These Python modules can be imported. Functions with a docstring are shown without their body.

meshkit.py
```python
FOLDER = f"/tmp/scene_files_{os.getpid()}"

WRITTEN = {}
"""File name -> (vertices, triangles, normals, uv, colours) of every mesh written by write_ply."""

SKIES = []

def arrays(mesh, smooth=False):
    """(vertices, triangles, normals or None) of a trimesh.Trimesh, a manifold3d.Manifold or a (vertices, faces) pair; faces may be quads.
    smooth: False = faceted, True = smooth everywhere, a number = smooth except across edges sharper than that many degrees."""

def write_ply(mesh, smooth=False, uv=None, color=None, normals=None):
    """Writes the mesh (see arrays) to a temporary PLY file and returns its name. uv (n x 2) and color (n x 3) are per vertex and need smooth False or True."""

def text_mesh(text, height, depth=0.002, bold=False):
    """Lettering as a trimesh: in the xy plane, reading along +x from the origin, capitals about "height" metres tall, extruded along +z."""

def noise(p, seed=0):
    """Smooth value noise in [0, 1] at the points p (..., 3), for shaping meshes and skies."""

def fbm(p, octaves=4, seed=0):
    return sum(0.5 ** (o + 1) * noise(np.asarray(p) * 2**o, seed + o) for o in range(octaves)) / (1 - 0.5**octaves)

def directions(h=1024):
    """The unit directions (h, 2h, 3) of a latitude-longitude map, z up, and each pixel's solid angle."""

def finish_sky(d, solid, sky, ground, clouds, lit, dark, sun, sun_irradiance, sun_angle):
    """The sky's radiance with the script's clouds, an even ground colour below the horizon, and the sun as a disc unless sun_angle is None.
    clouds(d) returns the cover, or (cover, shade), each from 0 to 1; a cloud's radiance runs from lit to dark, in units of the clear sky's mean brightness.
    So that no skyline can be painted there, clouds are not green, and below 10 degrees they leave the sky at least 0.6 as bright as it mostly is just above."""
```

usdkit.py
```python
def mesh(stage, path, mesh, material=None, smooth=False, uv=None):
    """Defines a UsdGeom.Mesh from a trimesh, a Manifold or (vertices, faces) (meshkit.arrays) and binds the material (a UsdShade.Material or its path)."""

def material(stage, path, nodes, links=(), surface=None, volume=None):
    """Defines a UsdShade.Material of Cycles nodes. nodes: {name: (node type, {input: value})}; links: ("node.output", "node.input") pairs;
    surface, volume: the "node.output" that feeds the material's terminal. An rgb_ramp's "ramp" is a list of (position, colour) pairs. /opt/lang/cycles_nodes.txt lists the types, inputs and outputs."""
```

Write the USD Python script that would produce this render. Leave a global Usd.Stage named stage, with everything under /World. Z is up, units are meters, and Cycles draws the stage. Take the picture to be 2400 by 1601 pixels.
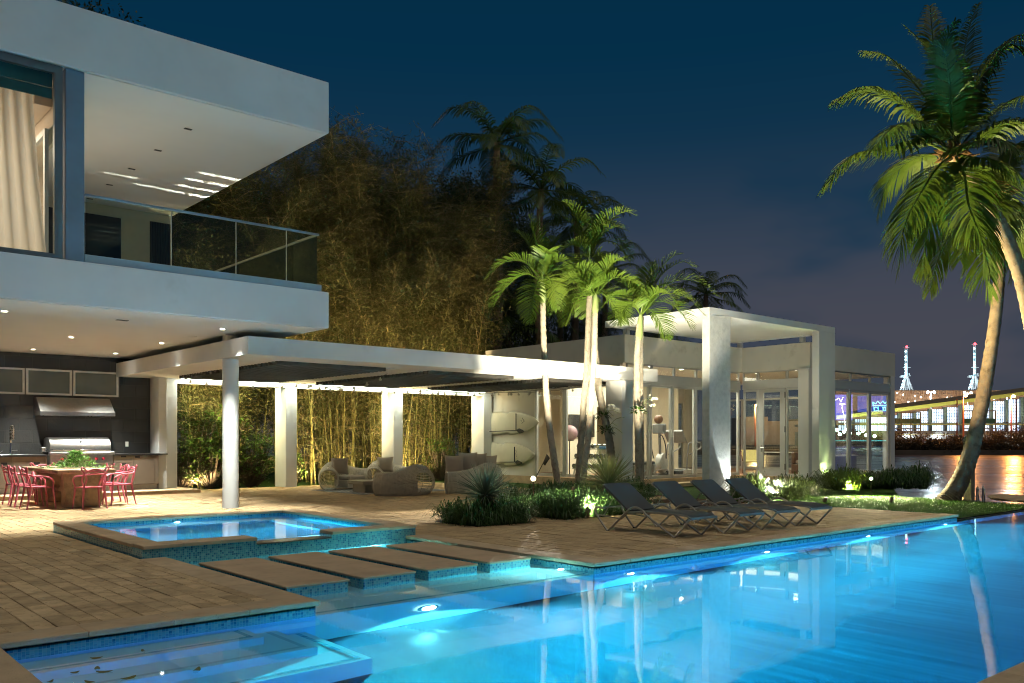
import math
import random
import numpy as np
import trimesh
import shapely
from shapely.geometry import Polygon, box as sbox
import meshkit
import usdkit
from pxr import Usd, UsdGeom, UsdLux, UsdShade, Sdf, Gf

random.seed(11)
RNG = np.random.default_rng(11)
PI = math.pi
stage = Usd.Stage.CreateInMemory()
UsdGeom.SetStageUpAxis(stage, UsdGeom.Tokens.z)
UsdGeom.SetStageMetersPerUnit(stage, 1.0)
W = UsdGeom.Xform.Define(stage, '/World')
UsdGeom.Scope.Define(stage, '/World/Looks')

# ------------------------------------------------------------------ camera, exposure
VIEW = math.radians(48.91)                      # heading from +X, the long side of the pool
FWD = np.array([math.cos(VIEW), math.sin(VIEW)])
RGT = np.array([math.sin(VIEW), -math.cos(VIEW)])
EYE = 1.4
cam = UsdGeom.Camera.Define(stage, '/World/camera')
cam.AddTranslateOp().Set(Gf.Vec3d(0, 0, EYE))
cam.AddRotateXYZOp().Set(Gf.Vec3f(90, 0, math.degrees(VIEW) - 90))
cam.CreateHorizontalApertureAttr(36.0)
cam.CreateVerticalApertureAttr(24.0)
cam.CreateFocalLengthAttr(36.0 * 2047.35 / 2400)
cam.CreateVerticalApertureOffsetAttr(36.0 * 230.3 / 2400)
cam.CreateFStopAttr(0.0)
cam.CreateClippingRangeAttr(Gf.Vec2f(0.05, 20000))
cam.CreateExposureAttr(0.0)


def far(px, d, z=0.0):
    """a point at depth d, px units right of the picture's left edge as seen from the terrace (survey helper)"""
    p = d * (FWD + RGT * (px - 1200) / 2047.35)
    return np.array([p[0], p[1], z])


# ------------------------------------------------------------------ sky and moonlight
def NM(name, nodes, links, surface=None, volume=None):
    return usdkit.material(stage, '/World/Looks/' + name, nodes, links, surface, volume)


sky_mat = NM('night_sky', {
    'geo': ('texture_coordinate', {}),
    'sep': ('separate_xyz', {}),
    'sky': ('sky_texture', {'sky_type': 'single_scattering', 'sun_disc': False, 'sun_elevation': 0.02, 'sun_rotation': 3.9, 'altitude': 0.0}),
    'tint': ('mix', {'mix_type': 'multiply', 'fac': 1.0, 'color2': (0.0010, 0.0012, 0.0016)}),
    'ramp': ('rgb_ramp', {'ramp': [(0.0, (0.052, 0.062, 0.084)), (0.08, (0.038, 0.051, 0.078)), (0.20, (0.010, 0.038, 0.076)), (0.40, (0.0008, 0.027, 0.064)), (1.0, (0.0005, 0.014, 0.042))]}),
    'add': ('mix', {'mix_type': 'add', 'fac': 1.0}),
    'map': ('mapping', {'scale': (2.2, 2.2, 6.0), 'location': (3.1, 1.9, 0.2)}),
    'noi': ('noise_texture', {'scale': 1.35, 'detail': 4.0, 'roughness': 0.5}),
    'thr': ('map_range', {'from_min': 0.40, 'from_max': 0.60, 'to_min': 0.0, 'to_max': 0.55, 'clamp': True, 'range_type': 'smoothstep'}),
    'low': ('map_range', {'from_min': 0.34, 'from_max': 0.12, 'to_min': 0.0, 'to_max': 1.0, 'clamp': True, 'range_type': 'smoothstep'}),
    'cf': ('math', {'math_type': 'multiply'}),
    'cloud': ('mix', {'mix_type': 'mix', 'color2': (0.088, 0.080, 0.098)}),
    'bg': ('background_shader', {'strength': 1.0})},
    [('geo.generated', 'sep.vector'), ('sep.z', 'ramp.fac'), ('sky.color', 'tint.color1'), ('ramp.color', 'add.color1'), ('tint.color', 'add.color2'),
     ('geo.generated', 'map.vector'), ('map.vector', 'noi.vector'), ('noi.fac', 'thr.value'), ('sep.z', 'low.value'), ('thr.result', 'cf.value1'), ('low.result', 'cf.value2'),
     ('cf.value', 'cloud.fac'), ('add.color', 'cloud.color1'), ('cloud.color', 'bg.color')], 'bg.background')
dome = UsdLux.DomeLight.Define(stage, '/World/sky')
UsdShade.MaterialBindingAPI.Apply(dome.GetPrim()).Bind(sky_mat)
dome.GetPrim().SetCustomDataByKey('kind', 'structure')

moon = UsdLux.DistantLight.Define(stage, '/World/moon')
moon.CreateNormalizeAttr(True)
moon.CreateIntensityAttr(0.20)
moon.CreateAngleAttr(40.0)
moon.CreateColorAttr(Gf.Vec3f(1.0, 0.92, 0.74))
moon.AddRotateXYZOp().Set(Gf.Vec3f(23, 0, -15))   # from behind the camera, 67 degrees up


# ------------------------------------------------------------------ scene helpers
used = {}


def unique(parent, name):
    k = (parent, name)
    n = used.get(k, 0)
    used[k] = n + 1
    return f'{parent}/{name}' if n == 0 else f'{parent}/{name}_{n:03d}'


def tag(prim, label=None, cat=None, group=None, kind=None):
    for k, v in (('label', label), ('category', cat), ('group', group), ('kind', kind)):
        if v:
            prim.SetCustomDataByKey(k, v)
    return prim


def xf(prim, loc=(0, 0, 0), rz=0.0, s=1.0):
    x = UsdGeom.Xformable(prim)
    x.ClearXformOpOrder()
    x.AddTranslateOp().Set(Gf.Vec3d(*map(float, loc)))
    x.AddRotateZOp().Set(float(math.degrees(rz)))
    x.AddScaleOp().Set(Gf.Vec3f(*( (s, s, s) if np.ndim(s) == 0 else s )))


def thing(name, label, cat, loc=(0, 0, 0), rz=0.0, group=None, kind=None, s=1.0):
    p = UsdGeom.Xform.Define(stage, unique('/World', name)).GetPrim()
    xf(p, loc, rz, s)
    return tag(p, label, cat, group, kind)


def arr(g):
    if isinstance(g, MB):
        return g.arrays()
    if isinstance(g, trimesh.Trimesh):
        return np.asarray(g.vertices), np.asarray(g.faces)
    return g


def part(parent, name, geom, mat, smooth=False, label=None, kind=None):
    """one mesh under parent (a prim), or at top level when parent is None"""
    v, f = arr(geom)
    base = '/World' if parent is None else str(parent.GetPath())
    m = usdkit.mesh(stage, unique(base, name), (v, f), mat, smooth)
    return tag(m.GetPrim(), label, None, None, kind)


def solo(name, geom, mat, label, cat, group=None, kind=None, smooth=False):
    return tag(part(None, name, geom, mat, smooth), label, cat, group, kind)


def struct(name, geom, mat, smooth=False):
    return tag(part(None, name, geom, mat, smooth), kind='structure')


def dup(src, label, loc, rz=0.0, s=1.0, group=None):
    """a copy of a thing with its parts"""
    name = src.GetName()
    if name[-3:].isdigit() and name[-4] == '_':
        name = name[:-4]
    was = src.GetCustomData()
    p = UsdGeom.Xform.Define(stage, unique('/World', name)).GetPrim()
    p.GetReferences().AddInternalReference(src.GetPath())
    xf(p, loc, rz, s)
    tag(p, label, was.get('category'), group or was.get('group'))
    p.SetInstanceable(True)
    return p


# ------------------------------------------------------------------ mesh helpers
class MB:
    """collects vertices and triangles"""

    def __init__(self):
        self.v, self.f, self.n = [], [], 0

    def add(self, g, T=None):
        v, f = arr(g)
        v = np.asarray(v, float)
        f = np.asarray(f, int)
        if f.shape[1] == 4:
            f = np.vstack([f[:, [0, 1, 2]], f[:, [0, 2, 3]]])
        if T is not None:
            v = v @ np.asarray(T)[:3, :3].T + np.asarray(T)[:3, 3]
        self.v.append(v)
        self.f.append(f + self.n)
        self.n += len(v)
        return self

    def arrays(self):
        return np.vstack(self.v), np.vstack(self.f)


BF = np.array([[0, 2, 1], [0, 3, 2], [4, 5, 6], [4, 6, 7], [0, 1, 5], [0, 5, 4], [1, 2, 6], [1, 6, 5], [2, 3, 7], [2, 7, 6], [3, 0, 4], [3, 4, 7]])


def bx(x0, x1, y0, y1, z0, z1):
    return np.array([[x0, y0, z0], [x1, y0, z0], [x1, y1, z0], [x0, y1, z0], [x0, y0, z1], [x1, y0, z1], [x1, y1, z1], [x0, y1, z1]], float), BF


def cbx(x0, x1, y0, y1, z0, z1, c=0.01):
    """box with chamfered edges"""
    P = []
    for X, sx in ((x0, 1), (x1, -1)):
        for Y, sy in ((y0, 1), (y1, -1)):
            for Zz, sz in ((z0, 1), (z1, -1)):
                P += [(X, Y + sy * c, Zz + sz * c), (X + sx * c, Y, Zz + sz * c), (X + sx * c, Y + sy * c, Zz)]
    h = trimesh.convex.convex_hull(np.array(P))
    return np.asarray(h.vertices), np.asarray(h.faces)


def hull(P):
    h = trimesh.convex.convex_hull(np.asarray(P, float))
    return np.asarray(h.vertices), np.asarray(h.faces)


def tube(pts, r, n=8, caps=True):
    p = np.asarray(pts, float)
    m = len(p)
    t = np.gradient(p, axis=0)
    t /= np.linalg.norm(t, axis=1, keepdims=True) + 1e-12
    ref = np.array([0, 0, 1.0]) if abs(t[0, 2]) < 0.9 else np.array([1.0, 0, 0])
    A = []
    for k in range(m):                                   # carry the frame along the curve
        a = ref - t[k] * np.dot(ref, t[k])
        a /= np.linalg.norm(a) + 1e-12
        A.append(a)
        ref = a
    A = np.array(A)
    Bv = np.cross(t, A)
    r = np.broadcast_to(np.asarray(r, float), (m,))
    ang = np.arange(n) * 2 * PI / n
    v = p[:, None] + r[:, None, None] * (np.cos(ang)[None, :, None] * A[:, None] + np.sin(ang)[None, :, None] * Bv[:, None])
    i, j = np.meshgrid(np.arange(m - 1), np.arange(n), indexing='ij')
    q = np.stack([i * n + j, i * n + (j + 1) % n, (i + 1) * n + (j + 1) % n, (i + 1) * n + j], -1).reshape(-1, 4)
    f = np.vstack([q[:, [0, 1, 2]], q[:, [0, 2, 3]]])
    v = v.reshape(-1, 3)
    if caps:
        v = np.vstack([v, p[0], p[-1]])
        a = np.arange(n)
        f = np.vstack([f, np.stack([(a + 1) % n, a, np.full(n, m * n)], 1), np.stack([(m - 1) * n + a, (m - 1) * n + (a + 1) % n, np.full(n, m * n + 1)], 1)])
    return v, f


def spline(P, n=24):
    """Catmull-Rom through the points"""
    P = np.asarray(P, float)
    Q = np.vstack([2 * P[0] - P[1], P, 2 * P[-1] - P[-2]])
    out = []
    segs = len(P) - 1
    for s in np.linspace(0, segs - 1e-9, n):
        k = int(s)
        t = s - k
        a, b, c, d = Q[k], Q[k + 1], Q[k + 2], Q[k + 3]
        out.append(0.5 * (2 * b + (c - a) * t + (2 * a - 5 * b + 4 * c - d) * t * t + (3 * b - a - 3 * c + d) * t ** 3))
    return np.array(out)


def lathe(prof, n=24):
    """prof: (r, z) pairs"""
    prof = np.asarray(prof, float)
    ang = np.arange(n) * 2 * PI / n
    v = np.stack([prof[:, None, 0] * np.cos(ang), prof[:, None, 0] * np.sin(ang), np.broadcast_to(prof[:, None, 1], (len(prof), n))], -1).reshape(-1, 3)
    i, j = np.meshgrid(np.arange(len(prof) - 1), np.arange(n), indexing='ij')
    q = np.stack([i * n + j, i * n + (j + 1) % n, (i + 1) * n + (j + 1) % n, (i + 1) * n + j], -1).reshape(-1, 4)
    return v, np.vstack([q[:, [0, 1, 2]], q[:, [0, 2, 3]]])


def moved(g, loc=(0, 0, 0), rz=0.0, s=1.0):
    v, f = arr(g)
    c, sn = math.cos(rz), math.sin(rz)
    v = np.asarray(v) * s
    return np.stack([v[:, 0] * c - v[:, 1] * sn, v[:, 0] * sn + v[:, 1] * c, v[:, 2]], 1) + np.asarray(loc), f


def sheet(poly, z):
    """flat triangles of a shapely polygon at height z, facing up"""
    b = MB()
    for g in (poly.geoms if hasattr(poly, 'geoms') else [poly]):
        if g.area < 1e-6:
            continue
        v, f = trimesh.creation.triangulate_polygon(g, engine='earcut')
        v = np.column_stack([v, np.full(len(v), z)])
        f = np.asarray(f)
        n = np.cross(v[f[:, 1]] - v[f[:, 0]], v[f[:, 2]] - v[f[:, 0]])[:, 2]
        f = np.where((n < 0)[:, None], f[:, ::-1], f)
        b.add((v, f))
    return b


def prism(poly, z0, z1):
    b = MB()
    for g in (poly.geoms if hasattr(poly, 'geoms') else [poly]):
        m = trimesh.creation.extrude_polygon(g, z1 - z0, engine='earcut')
        m.apply_translation((0, 0, z0))
        b.add(m)
    return b


def quad(a, b, c, d):
    return np.array([a, b, c, d], float), np.array([[0, 1, 2], [0, 2, 3]])


def aim(d):
    """rotation whose -z axis points along d, as a Gf matrix-ready 3x3 (rows x, y, z)"""
    z = -np.asarray(d, float)
    z /= np.linalg.norm(z)
    up = np.array([0, 0, 1.0]) if abs(z[2]) < 0.99 else np.array([0, 1.0, 0])
    x = np.cross(up, z)
    x /= np.linalg.norm(x)
    return np.array([x, np.cross(z, x), z])


def spot(parent, pos, target, power, cone=40.0, soft=0.5, color=(1, 0.9, 0.72), r=0.03):
    """a lamp's own light: a small sphere behind a cone; parent is the lamp's prim (its own transform is identity)"""
    L = UsdLux.SphereLight.Define(stage, unique(str(parent.GetPath()), 'lamp_light'))
    L.CreateRadiusAttr(r)
    L.CreateNormalizeAttr(True)
    L.CreateIntensityAttr(float(power))
    L.CreateColorAttr(Gf.Vec3f(*color))
    if cone:
        sh = UsdLux.ShapingAPI.Apply(L.GetPrim())
        sh.CreateShapingConeAngleAttr(float(cone))
        sh.CreateShapingConeSoftnessAttr(float(soft))
    R = aim(np.asarray(target, float) - np.asarray(pos, float))
    m = Gf.Matrix4d(*[float(x) for x in (*R[0], 0, *R[1], 0, *R[2], 0, *pos, 1)])
    L.AddTransformOp().Set(m)
    return L


def area(parent, pos, direction, w, h, power, color=(1, 0.9, 0.72)):
    L = UsdLux.RectLight.Define(stage, unique(str(parent.GetPath()), 'lamp_light'))
    L.CreateWidthAttr(float(w))
    L.CreateHeightAttr(float(h))
    L.CreateNormalizeAttr(True)
    L.CreateIntensityAttr(float(power))
    L.CreateColorAttr(Gf.Vec3f(*color))
    R = aim(direction)
    L.AddTransformOp().Set(Gf.Matrix4d(*[float(x) for x in (*R[0], 0, *R[1], 0, *R[2], 0, *pos, 1)]))
    return L


# ------------------------------------------------------------------ materials
def plain(name, col, rough=0.6, metal=0.0, var=0.08, scale=6.0, bump=0.0, bscale=60.0, spec=0.5, obj=False, stain=None):
    """principled with gentle tonal noise and optional fine bump"""
    c = np.array(col, float)
    nodes = {'g': ('geometry', {}), 'n': ('noise_texture', {'scale': scale, 'detail': 4.0, 'roughness': 0.6}),
             'r': ('rgb_ramp', {'ramp': [(0.25, tuple(c * (1 - var * 1.6))), (0.5, tuple(c)), (0.75, tuple(np.minimum(c * (1 + var), 0.95)))]}),
             'p': ('principled_bsdf', {'roughness': rough, 'metallic': metal, 'specular_ior_level': spec})}
    links = [('g.position', 'n.vector'), ('n.fac', 'r.fac')]
    out = 'r.color'
    if obj:
        nodes['o'] = ('object_info', {})
        nodes['h'] = ('hsv', {})
        nodes['mr'] = ('map_range', {'to_min': 1 - obj, 'to_max': 1 + obj})
        links += [('o.random', 'mr.value'), ('mr.result', 'h.value'), (out, 'h.color')]
        out = 'h.color'
    if stain:
        nodes['n3'] = ('noise_texture', {'scale': stain[1], 'detail': 6.0, 'roughness': 0.65})
        nodes['m3'] = ('map_range', {'from_min': stain[2], 'from_max': stain[2] + 0.12, 'to_max': stain[3], 'clamp': True})
        nodes['x3'] = ('mix', {'mix_type': 'mix', 'color2': stain[0]})
        links += [('g.position', 'n3.vector'), ('n3.fac', 'm3.value'), ('m3.result', 'x3.fac'), (out, 'x3.color1')]
        out = 'x3.color'
    links.append((out, 'p.base_color'))
    if bump:
        nodes['n2'] = ('noise_texture', {'scale': bscale, 'detail': 5.0, 'roughness': 0.6})
        nodes['b'] = ('bump', {'strength': 1.0, 'distance': bump})
        links += [('g.position', 'n2.vector'), ('n2.fac', 'b.height'), ('b.normal', 'p.normal')]
    return NM(name, nodes, links, 'p.BSDF')


def leafy(name, col, col2, trans=0.3, rough=0.45, scale=1.2, spec=0.5):
    """leaf: two tones picked per blade, lets some light through"""
    return NM(name, {
        'g': ('geometry', {}), 'n': ('noise_texture', {'scale': scale, 'detail': 3.0}),
        'mx': ('math', {'math_type': 'multiply_add', 'value2': 0.7, 'value3': -0.1}), 'ad': ('math', {'math_type': 'multiply_add', 'value2': 0.6}),
        'r': ('rgb_ramp', {'ramp': [(0.2, col), (0.8, col2)]}),
        'p': ('principled_bsdf', {'roughness': rough, 'specular_ior_level': spec * 0.6}), 't': ('translucent_bsdf', {}), 'm': ('mix_closure', {'fac': trans})},
        [('g.position', 'n.vector'), ('n.fac', 'mx.value1'), ('g.random_per_island', 'ad.value1'), ('mx.value', 'ad.value3'), ('ad.value', 'r.fac'),
         ('r.color', 'p.base_color'), ('r.color', 't.color'), ('p.BSDF', 'm.closure1'), ('t.BSDF', 'm.closure2')], 'm.closure')


def glow(name, col, strength):
    return NM(name, {'e': ('emission', {'color': col, 'strength': strength})}, [], 'e.emission')


def pane(name, tint=(0.9, 0.95, 0.93), f0=0.05, rough=0.0, ):
    """window glass: see-through, mirrors more towards grazing angles, the same from both sides"""
    nodes = {'l': ('layer_weight', {'blend': 0.5}), 'pw': ('math', {'math_type': 'power', 'value2': 4.0}), 'k': ('math', {'math_type': 'multiply_add', 'value2': 0.9 - f0, 'value3': f0, 'use_clamp': True}),
             't': ('transparent_bsdf', {'color': tint}), 'g': ('glossy_bsdf', {'color': (1, 1, 1), 'roughness': rough}), 'm': ('mix_closure', {})}
    return NM(name, nodes, [('l.facing', 'pw.value1'), ('pw.value', 'k.value1'), ('k.value', 'm.fac'), ('t.BSDF', 'm.closure1'), ('g.BSDF', 'm.closure2')], 'm.closure')


def mosaic(name, cols, size=0.026, rough=0.15):
    """small glass tiles with pale joints on upright faces along x or y"""
    return NM(name, {
        'g': ('geometry', {}), 's': ('separate_xyz', {}), 'a': ('math', {'math_type': 'add'}), 'c': ('combine_xyz', {}),
        'sc': ('vector_math', {'math_type': 'scale', 'scale': 1 / size}), 'fl': ('vector_math', {'math_type': 'floor'}), 'fr': ('vector_math', {'math_type': 'fraction'}),
        'w': ('white_noise_texture', {'dimensions': '3D'}), 'r': ('rgb_ramp', {'ramp': cols, 'interpolate': False}),
        'fs': ('separate_xyz', {}), 'jx': ('math', {'math_type': 'greater_than', 'value2': 0.88}), 'jy': ('math', {'math_type': 'greater_than', 'value2': 0.88}), 'j': ('math', {'math_type': 'maximum'}),
        'mx': ('mix', {'mix_type': 'mix', 'color2': (0.34, 0.5, 0.48)}),
        'p': ('principled_bsdf', {'roughness': rough})},
        [('g.position', 's.vector'), ('s.x', 'a.value1'), ('s.y', 'a.value2'), ('a.value', 'c.x'), ('s.z', 'c.y'), ('c.vector', 'sc.vector1'), ('sc.vector', 'fl.vector1'), ('sc.vector', 'fr.vector1'),
         ('fl.vector', 'w.vector'), ('w.value', 'r.fac'), ('fr.vector', 'fs.vector'), ('fs.x', 'jx.value1'), ('fs.y', 'jy.value1'), ('jx.value', 'j.value1'), ('jy.value', 'j.value2'),
         ('j.value', 'mx.fac'), ('r.color', 'mx.color1'), ('mx.color', 'p.base_color')], 'p.BSDF')


stucco = plain('white_stucco', (0.72, 0.72, 0.69), 0.85, var=0.04, scale=1.3, bump=0.002, bscale=90, spec=0.2, stain=((0.52, 0.50, 0.43), 0.8, 0.60, 0.35))
stucco_rough = plain('trowelled_stucco', (0.70, 0.70, 0.66), 0.8, var=0.10, scale=7.0, bump=0.012, bscale=16, spec=0.3)
ceiling_white = plain('ceiling_white', (0.74, 0.73, 0.69), 0.9, var=0.02, scale=1.0, spec=0.1)
steel = plain('brushed_steel', (0.62, 0.60, 0.57), 0.28, 1.0, var=0.06, scale=14)
chrome = plain('chrome', (0.8, 0.8, 0.8), 0.08, 1.0, var=0.0)
black = plain('black_plastic', (0.015, 0.015, 0.017), 0.4, var=0.1)
aluminium = plain('grey_aluminium_frame', (0.50, 0.50, 0.47), 0.45, 0.3, var=0.03)

# ================================================================== THE SETTING
WATER = -0.10
POOL = shapely.union_all([sbox(1.24, 2.0, 20.8, 6.84), sbox(3.7, 6.8, 7.2, 10.60)])
SPA = sbox(3.45, 10.58, 7.40, 14.65)
SPA_IN = sbox(3.74, 10.94, 7.12, 14.37)
BEDS = [sbox(8.80, 10.93, 10.10, 12.2), sbox(10.75, 10.9, 13.6, 13.3), sbox(13.2, 13.9, 17.3, 15.8), sbox(15.2, 11.2, 17.0, 13.2)]
shore = [(-60, -40), (21.6, -40), (21.6, 5.0), (22.3, 10.4), (33.6, 16.2), (36, 42), (36, 160), (-60, 160)]
PROPERTY = Polygon(shore)
DECK = shapely.union_all([sbox(-8, 6.84, 17.0, 24.25), sbox(0.9, 1.0, 1.24, 6.84), sbox(-8, -6, 0.9, 6.84), sbox(0.9, -6, 17.0, 1.98)]).difference(POOL).difference(SPA)
for b in BEDS:
    DECK = DECK.difference(b)

lawn_mat = plain('lawn_soil', (0.035, 0.075, 0.012), 0.9, var=0.35, scale=9.0, bump=0.02, bscale=120, spec=0.1)
mulch = plain('bark_mulch', (0.085, 0.045, 0.025), 0.95, var=0.5, scale=40, bump=0.03, bscale=50, spec=0.1)
grout = plain('sandy_joint', (0.10, 0.085, 0.055), 0.95, var=0.3, scale=30)
coral = plain('coral_stone', (0.53, 0.38, 0.215), 0.92, var=0.22, scale=5.0, bump=0.006, bscale=55, spec=0.12, obj=0.16, stain=((0.20, 0.13, 0.07), 21.0, 0.58, 0.8))
coral_far = plain('coral_stone_far', (0.50, 0.35, 0.19), 0.95, var=0.2, scale=3.0, bump=0.006, bscale=40, spec=0.08, stain=((0.17, 0.125, 0.08), 14.0, 0.60, 0.85))
coping_mat = plain('coping_stone', (0.52, 0.38, 0.235), 0.85, var=0.14, scale=4.0, bump=0.004, bscale=60, spec=0.12, obj=0.05, stain=((0.16, 0.12, 0.07), 28.0, 0.64, 0.85))
tile_blue = mosaic('blue_glass_mosaic', [(0.0, (0.03, 0.19, 0.28)), (0.10, (0.05, 0.25, 0.34)), (0.28, (0.10, 0.38, 0.42)), (0.62, (0.15, 0.45, 0.46)), (0.85, (0.21, 0.50, 0.49))])
plaster = plain('pool_plaster', (0.42, 0.62, 0.82), 0.7, var=0.04, scale=1.5, spec=0.2)
plaster_shelf = plain('pool_shelf_plaster', (0.50, 0.68, 0.66), 0.7, var=0.04, scale=1.5, spec=0.2)

# ground with the pool cut out
near = PROPERTY.difference(shapely.union_all([POOL, SPA]).buffer(0.02))
struct('lawn', sheet(near, -0.075), lawn_mat)
bank = MB()
for a, b in zip(shore, shore[1:]):
    bank.add(quad((*b, -0.075), (*a, -0.075), (*a, -2.4), (*b, -2.4)))
struct('sea_wall', bank, plain('sea_wall_concrete', (0.2, 0.19, 0.17), 0.9, var=0.2, bump=0.02, bscale=10))
for k, b in enumerate(BEDS):
    v, f = arr(sheet(b.buffer(-0.0), -0.03))
    g = trimesh.Trimesh(v, f, process=False).subdivide_to_size(0.12)
    v = np.array(g.vertices)
    v[:, 2] += 0.05 * meshkit.fbm(v * [6, 6, 1], 3, seed=5)
    struct('planting_bed', (v, np.array(g.faces)), mulch)

# bay
bay_mat = NM('bay_water', {
    'g': ('geometry', {}), 'm': ('mapping', {'rotation': (0, 0, -VIEW), 'scale': (0.35, 0.035, 1)}), 'n': ('noise_texture', {'scale': 1.0, 'detail': 5.0, 'roughness': 0.6}),
    'b': ('bump', {'strength': 1.0, 'distance': 0.18}), 'mr': ('map_range', {'from_min': 0.3, 'from_max': 0.7, 'to_min': 0.20, 'to_max': 0.34}), 'p': ('principled_bsdf', {'base_color': (0.012, 0.02, 0.028), 'ior': 1.6})},
    [('g.position', 'm.vector'), ('m.vector', 'n.vector'), ('n.fac', 'b.height'), ('b.normal', 'p.normal'), ('n.fac', 'mr.value'), ('mr.result', 'p.roughness')], 'p.BSDF')
BAYP = sbox(-6000, -6000, 6000, 6000)
struct('bay_water', sheet(BAYP, -1.15), bay_mat)

# ------------------------------------------------------------------ terrace with its stones
deck = UsdGeom.Xform.Define(stage, '/World/terrace').GetPrim()
tag(deck, kind='structure')
part(deck, 'mortar_bed', prism(DECK, -0.06, -0.014), grout)
rest, stones = MB(), []
x = -8.0
row = 0
while x < 17.0:
    w = 0.157
    y = -6.0 + RNG.uniform(0, 0.3)
    while y < 24.25:
        l = float(RNG.choice([0.20, 0.25, 0.29, 0.34, 0.56]))
        s = sbox(x + 0.0035, y + 0.0035, x + w - 0.0035, y + l - 0.0035)
        c = np.array([x + w / 2, y + l / 2])
        dep = c @ FWD
        lat = c @ RGT / max(dep, 0.1)
        if dep > 3.5 and -0.66 < lat < 0.66:
            q = s.intersection(DECK)
            if q.area > 0.01 and q.geom_type == 'Polygon':
                stones.append((dep, q))
        y += l
    x += w
    row += 1
stones.sort(key=lambda t: t[0])
vis = [t for t in stones if t[1].centroid.y > 6.8 and t[1].centroid.x < 8.5]
first = {id(t[1]) for t in vis[:300]}
for dep, q in stones:
    z = 0.0 + RNG.uniform(-0.003, 0.003)
    P = np.array(q.exterior.coords)[:-1]
    if id(q) in first:
        c = P.mean(0)
        top = c + (P - c) * (1 - 0.010 / max(0.05, np.sqrt(q.area))) + RNG.uniform(-0.003, 0.003, P.shape)
        n = len(P)
        tz = z + RNG.uniform(-0.0015, 0.0015, n)
        v = np.vstack([np.column_stack([P, np.full(n, -0.016)]), np.column_stack([P, np.full(n, z - 0.007)]), np.column_stack([top, tz])])
        f = []
        for k in range(n):
            m = (k + 1) % n
            f += [[k, m, n + m], [k, n + m, n + k], [n + k, n + m, 2 * n + m], [n + k, 2 * n + m, 2 * n + k]]
        tv, tf = trimesh.creation.triangulate_polygon(Polygon(P), engine='earcut')
        kd = [int(np.argmin(((P - t) ** 2).sum(1))) for t in tv]
        for t in tf:
            a = [2 * n + kd[i] for i in t]
            nn = np.cross(v[a[1]] - v[a[0]], v[a[2]] - v[a[0]])[2]
            f.append(a if nn > 0 else a[::-1])
        if np.sum(P[:, 0] * np.roll(P[:, 1], -1) - np.roll(P[:, 0], -1) * P[:, 1]) < 0:
            f = [t[::-1] if i < 4 * n else t for i, t in enumerate(f)]
        part(deck, 'paving_stone', (v, np.array(f)), coral)
    else:
        rest.add(prism(Polygon(P + RNG.uniform(-0.003, 0.003, P.shape)), -0.016, z))
part(deck, 'far_paving_stones', rest, coral_far, kind='stuff')
step = cbx(-8, 8.95, 22.75, 25.2, -0.02, 0.10, 0.008)
part(deck, 'kitchen_step', step, coping_mat)


# ------------------------------------------------------------------ pool
pool = UsdGeom.Xform.Define(stage, '/World/swimming_pool').GetPrim()
tag(pool, kind='structure')
FL = -1.40                                      # floor
SH = -0.245                                     # shallow shelf under the stepping slabs
sh = MB()
sh.add(quad((1.24, 2, FL), (20.8, 2, FL), (20.8, 6.84, FL), (1.24, 6.84, FL)))
part(pool, 'floor', sh, plaster)
TL = -0.24                                      # bottom of the tile band
wl = MB()
tl = MB()


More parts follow.
